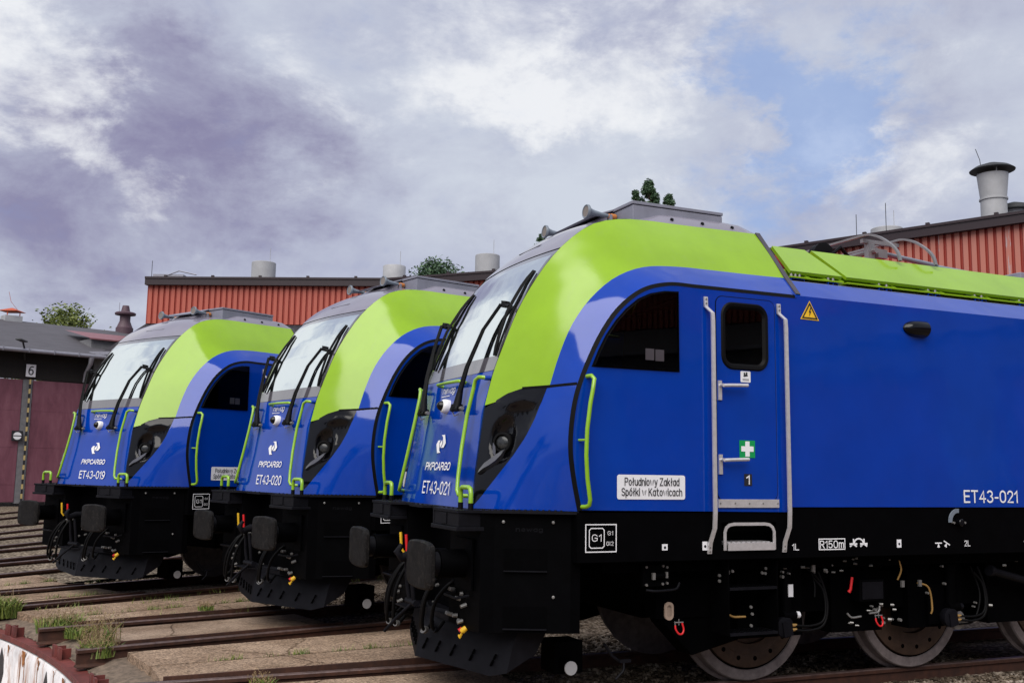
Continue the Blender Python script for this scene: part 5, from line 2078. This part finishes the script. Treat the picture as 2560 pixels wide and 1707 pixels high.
            for u, z, sx in ((2.0, .605, 1.0), (4.01, .575, 1.0), (5.93, .60, 1.0)):
                mb = MB()
                pts = [(u - .037, -1.34, z - .02), (u - .035, -1.345, z - .05), (u - .012, -1.35, z - .082), (u + .018, -1.35, z - .085), (u + .037, -1.345, z - .055), (u + .026, -1.34, z - .005)]
                mb.tube(catmull(pts, 5), .0075, 7)
                rl = mb.build('red_pull_loop', REDP, bo, smooth=60)
                mb = MB()
                mb.tube([(u - .04, -1.335, z), (u + .04, -1.335, z)], .005, 5)
                mb.tube([(u - .037, -1.34, z - .025), (u - .037, -1.335, z + .01)], .004, 5)
                mb.tube([(u, -1.335, z - .02), (u, -1.335, z + .025)], .004, 5)
                mb.build('bracket', BRITE, rl)
            mb = MB()
            mb.box(3.838, 4.112, -1.20, -1.31, .69, .875)
            eb = mb.build('equipment_box', BLK, bo, bevel=.01)
            mb = MB()
            mb.box(3.86, 4.09, -1.312, -1.315, .71, .855)
            mb.build('cover', CHAR, eb)
            mb = MB()
            mb.tube([(3.725, -1.30, .775), (3.735, -1.31, .80), (3.75, -1.315, .90)], [.016, .012, .012], 8)
            mb.build('red_lever', REDP, bo, smooth=50)
            mb = MB()
            rq = random.Random(11)
            for i in range(46):
                u, z = rq.choice([(rq.uniform(3.45, 4.25), rq.uniform(.93, 1.08)), (rq.uniform(3.0, 3.4), rq.uniform(.9, 1.0)), (rq.uniform(4.3, 5.9), rq.uniform(.55, 1.05)), (rq.uniform(3.7, 4.3), rq.uniform(.5, .66))])
                r = rq.uniform(.007, .015)
                mb.lathe([(0, r), (.03, r * .9)], (u, -1.24 - rq.uniform(0, .08), z), (rq.choice((0, 1)), -1, 0), 7)
            for u, z in ((4.30, .80), (4.50, .80), (3.325, .955), (5.9, .95)):
                mb.box(u, u + .03, -1.30, -1.32, z, z + .055)
            mb.build('pipe_fitting', BRITE, bo, smooth=40, split=True)
            for q, m in (([(4.24, -1.28, 1.045), (4.29, -1.29, 1.035), (4.31, -1.30, .98), (4.31, -1.30, .93), (4.29, -1.28, .86)], BRASS), ([(4.50, -1.30, .83), (4.60, -1.31, .80), (4.64, -1.31, .72), (4.65, -1.31, .60), (4.645, -1.30, .56)], BRASS),
                         ([(3.70, -1.30, .60), (3.74, -1.31, .565), (3.84, -1.31, .57)], BRITE), ([(3.94, -1.30, .59), (4.03, -1.31, .60), (4.05, -1.31, .65)], BRITE), ([(3.40, -1.2, .97), (3.41, -1.24, .85), (3.40, -1.25, .74)], BLKR),
                         ([(3.30, -1.25, .99), (3.38, -1.27, .93), (3.45, -1.27, .86)], BLKR), ([(5.25, -1.2, .95), (5.30, -1.25, .70), (5.18, -1.28, .48), (5.0, -1.28, .45)], BLKR)):
                mb = MB()
                mb.tube(catmull(q, 5), .009, 7)
                mb.build('pipe', m, bo, smooth=60)
            mb = MB()
            mb.lathe([(0, .05), (.04, .05), (.05, .036), (.9, .036)], (5.37, -1.30, .918), (.85, .02, -.19), 16)
            mb.build('yaw_damper', CHAR, bo, smooth=40)
            mb = MB()
            mb.lathe([(0, .07), (.05, .085), (.08, .085), (.09, .05)], (5.03, -1.16, .48), (0, -1, 0), 20)
            mb.build('axle_end_cap', BRITE, bo, smooth=40)
            mb = MB()
            mb.tube([(1.47, -1.10, .43), (1.54, -1.10, .34), (1.60, -1.10, .30)], .012, 6)
            mb.box(1.60, 1.70, -1.12, -1.10, .285, .31)
            mb.tube(catmull([(1.64, -1.11, .285), (1.63, -1.12, .23), (1.60, -1.12, .20), (1.56, -1.12, .165)], 4), .010, 6)
            mb.build('sanding_pipe', CHAR, bo, smooth=50)
    # interior of the cab so that the windows look into something
    mb = MB()
    mb.add([(2.98, -1.46, 1.45), (2.98, 1.46, 1.45), (2.98, 1.2, 3.4), (2.98, -1.2, 3.4)], [(0, 1, 2, 3)])
    mb.add([(1.0, -1.46, 1.46), (2.98, -1.46, 1.46), (2.98, 1.46, 1.46), (1.0, 1.46, 1.46)], [(0, 1, 2, 3)])
    mb.box(.78, 1.30, -1.1, 1.1, 2.25, 2.40)
    mb.box(1.9, 2.3, .3, .8, 1.46, 2.75)
    mb.box(1.85, 2.0, .32, .78, 2.75, 3.0)
    it = mb.build('cab_interior', INTR, root)
    mb = MB()
    mb.box(1.632, 1.710, -1.452, -1.449, 2.622, 2.712)
    mb.box(1.722, 1.800, -1.452, -1.449, 2.619, 2.709)
    mb.build('paper_sheet', PAPER, it, split=True)

    # ---- lime roof panels and pantograph
    def roof_pt(x, t, side=-1):
        """t = 0 lower edge, 1 upper edge of the sloping panel"""
        return Vector((x, side * lerp(1.19, .86, t), lerp(3.53, 3.825, t)))
    pans = [((3.265, 3.845), (3.42, 3.655 + .0), True), ((3.895, 9.3), (3.775, 9.3), False), ((9.4, 15.5), (9.3, 15.5), False)]
    for side in (-1, 1):
        for (xb0, xb1), (xt0, xt1), first in pans:
            mb = MB()
            a, b, c_, d_ = roof_pt(xb0, 0, side), roof_pt(xb1, 0, side), roof_pt(xt1, 1, side), roof_pt(xt0, 1, side)
            if first:
                a, b, c_, d_ = roof_pt(3.265, 0, side), roof_pt(3.845, 0, side), roof_pt(3.70, 1, side), roof_pt(3.33, 1, side)
            nn_ = Vector((0, -side * .295, -.33)).normalized() * .03
            q = [a, b, c_, d_]
            mb.add(q + [p + nn_ for p in q], [(0, 1, 2, 3), (7, 6, 5, 4), (0, 4, 5, 1), (1, 5, 6, 2), (2, 6, 7, 3), (3, 7, 4, 0)])
            rp_ = mb.build('roof_panel', LIME, root)
            # recessed flange with gussets and bolts
            mb = MB()
            y0, y1 = side * 1.205, side * 1.10
            mb.box(xb0 - .01, xb1, y0, y1, 3.468, 3.480)
            mb.box(xb0 - .01, xb1, side * 1.10, side * 1.09, 3.468, 3.56)
            if first:
                gx = [3.42, 3.62, 3.80]
                bx = [3.29, 3.335, 3.38, 3.70, 3.755]
            else:
                gx, bx = [], []
                k = 0
                while True:
                    g0 = xb0 + .34 + .60 * k
                    if g0 + .3 > xb1 - .1:
                        break
                    gx += [g0, g0 + .11, g0 + .18]
                    bx += [g0 + .055, g0 + .145]
                    k += 1
            for g in gx:
                mb.add([(g, side * 1.10, 3.48), (g + .05, side * 1.20, 3.482), (g, side * 1.12, 3.535), (g + .008, side * 1.10, 3.48), (g + .058, side * 1.20, 3.482), (g + .008, side * 1.12, 3.535)], [(0, 1, 2), (3, 5, 4), (0, 3, 4, 1), (1, 4, 5, 2)])
            mb.build('flange', LIME, rp_)
            if side < 0:
                mb = MB()
                for x in bx:
                    mb.lathe([(0, .015), (.022, .015), (.034, .010)], (x, side * 1.165, 3.48), (0, 0, 1), 10)
                mb.build('bolt', BRITE, rp_, smooth=40, split=True)
                mb = MB()
                for x in bx:
                    mb.box(x - .028, x + .028, side * 1.20, side * 1.13, 3.428, 3.462, 0)
                    mb.box(x - .022, x + .022, side * 1.2005, side * 1.203, 3.434, 3.458, 1)
                mb.build('mount', [BLUE, BLKD], rp_)
    mb = MB()
    mb.box(3.5, 15.5, -.84, .84, 3.52, 3.79)
    mb.build('roof_deck', RUSTP, root)
    pg = empty('pantograph', (0, 0, 0))
    pg.parent = root
    for x in (4.80, 5.26):
        mb = MB()
        pts = catmull([(x, -.93, 3.82), (x, -.90, 3.91), (x, -.82, 4.00), (x, -.68, 4.10), (x, -.55, 4.155), (x, -.47, 4.17)], 4) + [Vector((x, .47, 4.17))] + catmull([(x, .55, 4.155), (x, .68, 4.10), (x, .82, 4.0), (x, .90, 3.91), (x, .93, 3.82)], 4)
        rows = []
        for i, p in enumerate(pts):
            a, b = pts[max(0, i - 1)], pts[min(len(pts) - 1, i + 1)]
            t = (b - a).normalized()
            n_ = Vector((0, -t.z, t.y))
            w, h = .016, .010
            rows.append([p + Vector((-w, 0, 0)) - n_ * h, p + Vector((w, 0, 0)) - n_ * h, p + Vector((w, 0, 0)) + n_ * h, p + Vector((-w, 0, 0)) + n_ * h, p + Vector((-w, 0, 0)) - n_ * h])
        mb.grid(rows)
        mb.build('collector_strip', PANTO, pg, smooth=30)
    mb = MB()
    for y in (-.42, .42):
        mb.box(4.80, 5.28, y - .02, y + .02, 4.10, 4.14)
        mb.box(4.86, 4.94, y - .03, y + .03, 3.94, 4.12)
        mb.box(4.98, 5.10, y - .04, y + .04, 3.96, 4.05)
    mb.tube([(4.92, -.5, 4.02), (4.92, .5, 4.02)], .03, 8)
    mb.obox((4.72, -.3, 3.93), (.14, 0, .03), (0, .05, 0), (0, 0, .02))
    mb.build('head_frame', PANTO, pg, smooth=30)
    mb = MB()
    mb.tube([(4.95, -.38, 4.04), (6.15, -.10, 4.05)], .026, 10)
    mb.tube([(4.95, .38, 4.04), (6.15, .10, 4.05)], .026, 10)
    mb.tube([(6.1, 0, 4.05), (7.5, 0, 3.98)], .05, 10)
    mb.tube([(5.1, -.05, 3.92), (7.3, -.05, 3.90)], .028, 8)
    mb.build('arm', HORN, pg, smooth=40)
    mb = MB()
    mb.box(6.05, 7.2, -.45, .45, 3.82, 3.93)
    mb.box(7.2, 7.5, -.30, .30, 3.82, 4.05)
    mb.build('base_frame', GREYB, pg, bevel=.01)
    mb = MB()
    mb.lathe([(-.05, .12), (.05, .13), (.06, .06)], (4.25, -.45, 3.90), (0, -1, 0), 18)
    mb.tube([(4.2, -.6, 3.85), (4.36, -.6, 3.97), (4.5, -.6, 3.85)], .02, 6)
    mb.build('air_spring', BLKR, pg, smooth=40)
    mb = MB()
    for x, y in ((4.4, -.4), (4.4, .4), (6.9, -.4), (6.9, .4)):
        pr = []
        for j in range(6):
            pr += [(j * .03, .06), (j * .03 + .02, .10)]
        mb.lathe(pr, (x, y, 3.70), (0, 0, 1), 14)
    mb.build('insulator', RUSTP, pg, smooth=40, split=True)
    return root


def copy_tree(o, parent=None):
    c = o.copy()
    COL.objects.link(c)
    c.parent = parent
    for k in KIDS.get(o.name, []):
        copy_tree(k, c)
    return c


loco = make_loco()
KIDS = {}
for o in bpy.data.objects:
    if o.parent:
        KIDS.setdefault(o.parent.name, []).append(o)
locos = [loco, copy_tree(loco), copy_tree(loco)]
for lo, key, num, lab in zip(locos, 'ABC', ('ET43-021', 'ET43-020', 'ET43-019'),
                             ('nearest blue and lime locomotive, its cab door and side filling the right half',
                              'middle blue and lime locomotive standing between the other two',
                              'farthest blue and lime locomotive on the left in front of the purple doors')):
    (x, y), a = TR[key]
    lo.location = (x, y, 0)
    lo.rotation_euler = (0, 0, pi / 2 - a)
    tag(lo, lab, 'locomotive', 'blue and lime locomotives in front of the roundhouse')
    sl = (fu(1.655) - fu(1.545)) / .11
    text_mesh(num, (fu(1.545) - .020, .293, 1.545), (0, -1, 0), (sl, 0, 1), .678, .110, WHITE, 'running_number', lo, bold=-.004)
    text_mesh(num, (4.883, -1.494, 1.533), (1, 0, 0), (0, 0, 1), .668, .113, WHITE, 'running_number', lo, bold=-.004)

# ================================================================== TREES


def tree(name, loc, height, crown_r, crown_z0, leaf, n, seed, lab, cat='tree', group=None, size=.35, shape='round', clumps=26):
    r = random.Random(seed)
    root = empty(name, loc)
    tag(root, lab, cat, group)
    mb = MB()
    H = height
    mb.tube([(0, 0, -.3), (.05, 0, H * .3), (-.08, .05, H * .6), (.0, .0, H * .93)], [H * .018 + .06, H * .014 + .04, H * .008 + .02, .02], 8)
    cl = []
    for i in range(clumps):
        t = r.random()
        z = lerp(crown_z0, H, t ** .8)
        k = (z - crown_z0) / (H - crown_z0)
        rad = crown_r * (sin(pi * min(1, k * .85 + .12)) if shape == 'round' else max(.12, (1 - k) ** .75 * .9 + .1) * min(1, k * 5 + .35))
        a = r.uniform(0, 2 * pi)
        d = rad * sqrt(r.uniform(.05, 1))
        c = Vector((d * cos(a), d * sin(a), z))
        cl.append((c, r.uniform(.5, 1.0) * crown_r * (.36 if shape == 'round' else .30)))
        mb.tube([(0, 0, max(crown_z0 * .8, z - d * .8)), c * .6 + Vector((0, 0, (z - d * .3) * .4)), c], [.06 + H * .002, .04, .012], 5)
    if name == 'poplar_tree':                          # the long lower part of the crown, down to the roofs
        for i in range(46):
            z = r.uniform(H * .18, crown_z0 + 1)
            a = r.uniform(0, 2 * pi)
            d = crown_r * r.uniform(.2, 1.2)
            cl.append((Vector((d * cos(a), d * sin(a), z)), crown_r * r.uniform(.5, .8)))
        n = int(n * 1.5)
    mb.build('trunk', BARK, root, smooth=60)
    mb = MB()
    for i in range(n):
        c, cr = r.choice(cl)
        d = Vector((r.gauss(0, 1), r.gauss(0, 1), r.gauss(0, .8)))
        d = d.normalized() * cr * r.random() ** .45
        p = c + d
        a = Vector((r.uniform(-1, 1), r.uniform(-1, 1), r.uniform(-.6, .6))).normalized()
        b = a.cross(Vector((r.uniform(-1, 1), r.uniform(-1, 1), r.uniform(-1, 1)))).normalized()
        s = size * r.uniform(.4, 1.0)
        mb.add([p - a * s, p - b * s * .42, p + a * s, p + b * s * .42], [(0, 1, 2, 3)])
    mb.build('crown', leaf, root, fixn=False)
    return root


tree('leafy_tree', (-31.0, 69.0, 0), 11.9, 4.4, 6.5, LEAFY, 6500, 2, 'yellow green bushy tree showing over the tar roof at the left', size=.20, clumps=44)
tree('leafy_tree', (-5.9, 76.0, 0), 17.1, 4.4, 11.5, LEAFD, 11000, 5, 'wide dark green tree above the red wall between two grey roof vents', size=.20, clumps=40)
tree('leafy_tree', (-2.9, 78.0, 0), 16.6, .8, 12, LEAFD, 2600, 8, 'small dark tree tip just left of a grey roof vent', size=.155, clumps=14)
tree('poplar_tree', (2.3, 80.0, 0), 20.8, .9, 17, LEAFD, 4200, 11, 'narrow dark tree tip behind the far horn of the nearest locomotive', size=.155, clumps=44)
tree('poplar_tree', (5.0, 82.0, 0), 22.2, .7, 19, LEAFD, 3000, 12, 'thin dark tree tip just behind the bell of the nearest horn', size=.155, clumps=36)
tree('poplar_tree', (11.4, 82.0, 0), 26.1, 1.1, 20.0, LEAFD, 12000, 13, 'tallest dark poplar rising behind the roof box of the nearest locomotive', size=.155, clumps=90)
tree('poplar_tree', (10.35, 83.0, 0), 25.5, .8, 20.0, LEAFD, 8000, 14, 'dark poplar tip directly left of the tallest poplar', size=.155, clumps=60)
tree('poplar_tree', (13.0, 82.0, 0), 24.9, 1.0, 19.5, LEAFD, 8000, 15, 'dark poplar tip directly right of the tallest poplar', size=.155, clumps=60)
# opposite side of the turntable: the trees and shed mirrored in the paintwork
for i, (x, y, h, rr) in enumerate(((-56, -4, 8, 4.5), (-52, -18, 9, 4.5), (-46, -32, 11, 5), (-34, -44, 9, 5), (-18, -48, 12, 5.5), (0, -46, 10, 5))):
    tree('leafy_tree', (x, y, 0), h, rr, h * .15, LEAFD, 1500, 40 + i, 'green tree behind the camera, mirrored in the paintwork', group='trees behind the camera', size=.7, clumps=30)

# ================================================================== GRASS AND STONES


def tuft(name, loc, n, spread, h, seed, lab, cat='weed', stalk=.25):
    r = random.Random(seed)
    root = empty(name, loc)
    tag(root, lab, cat)
    for nm, mat, cnt, hh in (('grass_blades', GRASS, n, h), ('dry_stalks', STRAW, int(n * stalk), h * 1.35)):
        mb = MB()
        for i in range(cnt):
            a = r.uniform(0, 2 * pi)
            d = spread * sqrt(r.random())
            p = Vector((d * cos(a), d * sin(a), 0))
            L = hh * r.uniform(.4, 1.0)
            lean = Vector((r.uniform(-1, 1), r.uniform(-1, 1), 0)) * L * .55
            w = Vector((r.uniform(-1, 1), r.uniform(-1, 1), 0)).normalized() * (.0075 if nm == 'grass_blades' else .002)
            q = p + lean * .35 + Vector((0, 0, L * .65))
            e = p + lean + Vector((0, 0, L * (.9 if nm == 'grass_blades' else 1)))
            mb.add([p - w, p + w, q + w * .8, q - w * .8, e], [(0, 1, 2, 3), (3, 2, 4)])
            if nm == 'dry_stalks':
                for j in range(4):
                    t = q.lerp(e, j / 3)
                    s = Vector((r.uniform(-1, 1), r.uniform(-1, 1), r.uniform(0, 1))) * .02
                    mb.add([t, t + s, t + s * .6 + Vector((0, 0, .01))], [(0, 1, 2)])
        mb.build(nm, mat, root, fixn=False)
    return root


def tuv(k, u, v, z):
    return tuple(tw(k, u, v, z))


tuft('grass_tuft', (-4.97, 11.42, -.10), 520, .24, .20, 1, 'large green grass tuft on the ring plate between the rails of the middle track')
tuft('grass_tuft', (-4.62, 11.10, -.10), 300, .16, .13, 2, 'lower green tuft at the slab corner beside the large tuft', stalk=.05)
tuft('grass_tuft', (-3.98, 10.05, -.10), 380, .18, .17, 3, 'green and straw coloured tuft at the pit end of the jointed slabs', stalk=.3)
tuft('grass_tuft', (-4.10, 10.40, -.10), 60, .18, .30, 4, 'thin dry straw coloured grass beside the rusty rail end near the bottom', stalk=2.6)
tuft('leafy_weed', (-6.12, 12.52, -.12), 420, .15, .30, 5, 'dense dark green weed at the pit edge on the left frame side', stalk=.05)
tuft('grass_tuft', tuv('AB', 1.9, .75, -.12), 110, .12, .09, 6, 'short green tuft in the ballast beside the plough of the nearest locomotive', stalk=.2)
tuft('grass_tuft', tuv('C', -.05, -.66, -.06), 60, .14, .05, 7, 'flat yellow green tuft against the near rail of the farthest locomotive', stalk=.2)
tuft('leafy_weed', tuv('BC', .35, -.45, ST), 90, .10, .08, 8, 'brownish green weed on the slab beside the rail of the middle track', stalk=.5)
tuft('leafy_weed', tuv('A', -.85, .50, -.05), 60, .10, .10, 9, 'spindly weed leaning over the lowest rail near the bottom edge', stalk=.6)
# ground cover along the slab joints
mb = MB()
rj = random.Random(21)
for k, u0, u1 in (('AB', -.95, 1.4), ('BC', -1.1, 1.3), ('C', -1.3, .9), ('CD', -1.2, .6)):
    for c in range(13):
        uc = rj.uniform(u0, u1)
        for i in range(rj.randint(5, 30)):
            p = tw(k, uc + rj.gauss(0, .05), rj.gauss(0, .012) - (.05 if k == 'C' else 0), ST)
            L = rj.uniform(.02, .075)
            w = Vector((rj.uniform(-1, 1), rj.uniform(-1, 1), 0)).normalized() * .004
            e = p + Vector((rj.uniform(-1, 1) * L * .7, rj.uniform(-1, 1) * L * .7, L))
            mb.add([p - w, p + w, e], [(0, 1, 2)])
for k, sgn in (('C', -1), ('D', -1), ('D', 1), ('E', -1), ('C', 1), ('B', 1)):
    for c in range(24):
        uc = rj.uniform(-1, 5.5)
        vc = sgn * (.95 + rj.uniform(-.12, .5))
        for i in range(rj.randint(3, 14)):
            p = tw(k, uc + rj.gauss(0, .08), vc + rj.gauss(0, .04), GZ if k in 'DE' else ST)
            L = rj.uniform(.02, .09)
            w = Vector((rj.uniform(-1, 1), rj.uniform(-1, 1), 0)).normalized() * .004
            e = p + Vector((rj.uniform(-1, 1) * L * .7, rj.uniform(-1, 1) * L * .7, L))
            mb.add([p - w, p + w, e], [(0, 1, 2)])
tag(mb.build('low_weeds', GRASS, fixn=False), 'low grass sprouting along the slab joints and gravel', 'weeds', kind='stuff')

# loose ballast stones
mb = MB()
rs = random.Random(33)
ICO = [(0, 0, 1), (.89, 0, .45), (.28, .85, .45), (-.72, .53, .45), (-.72, -.53, .45), (.28, -.85, .45), (.72, .53, -.45), (-.28, .85, -.45), (-.89, 0, -.45), (-.28, -.85, -.45), (.72, -.53, -.45), (0, 0, -1)]
IF = [(0, 1, 2), (0, 2, 3), (0, 3, 4), (0, 4, 5), (0, 5, 1), (1, 6, 2), (2, 7, 3), (3, 8, 4), (4, 9, 5), (5, 10, 1), (6, 7, 2), (7, 8, 3), (8, 9, 4), (9, 10, 5), (10, 6, 1), (11, 7, 6), (11, 8, 7), (11, 9, 8), (11, 10, 9), (11, 6, 10)]


def stone(p, s):
    a = rs.uniform(0, 2 * pi)
    sx, sy, sz = s * rs.uniform(.7, 1.3), s * rs.uniform(.6, 1.1), s * rs.uniform(.5, .9)
    vs = []
    for x, y, z in ICO:
        j = rs.uniform(.8, 1.15)
        X, Y, Z = x * sx * j, y * sy * j, z * sz * j
        vs.append((p[0] + X * cos(a) - Y * sin(a), p[1] + X * sin(a) + Y * cos(a), p[2] + Z))
    mb.add(vs, IF)


for i in range(5200):
    u, v = rs.uniform(1.5, 7.5), rs.uniform(-2.1, -.82)
    stone(tw('A', u, v, GZ + rs.uniform(-.005, .02)), rs.uniform(.010, .026))
for i in range(2600):
    u, v = rs.uniform(.9, 6.5), rs.uniform(-.68, .7)
    stone(tw('A', u, v, GZ + rs.uniform(-.005, .02)), rs.uniform(.012, .028))
for i in range(2600):
    u, v = rs.uniform(-.2, 4.5), rs.uniform(.83, 2.3)
    stone(tw('A', u, v, GZ + rs.uniform(-.005, .03)), rs.uniform(.012, .030))
for i in range(1800):
    u, v = rs.uniform(-.4, 4.0), rs.uniform(.83, 2.4)
    stone(tw('B', u, v, GZ + rs.uniform(-.005, .03)), rs.uniform(.014, .032))
for i in range(1500):
    u, v = rs.uniform(-.5, 5), rs.uniform(.83, 3.0)
    stone(tw('C', u, v, GZ + rs.uniform(-.005, .02)), rs.uniform(.015, .034))
tag(mb.build('ballast_stones', STONEM, fixn=False), 'loose brown and grey ballast stones along the rails', 'stones', kind='stuff')
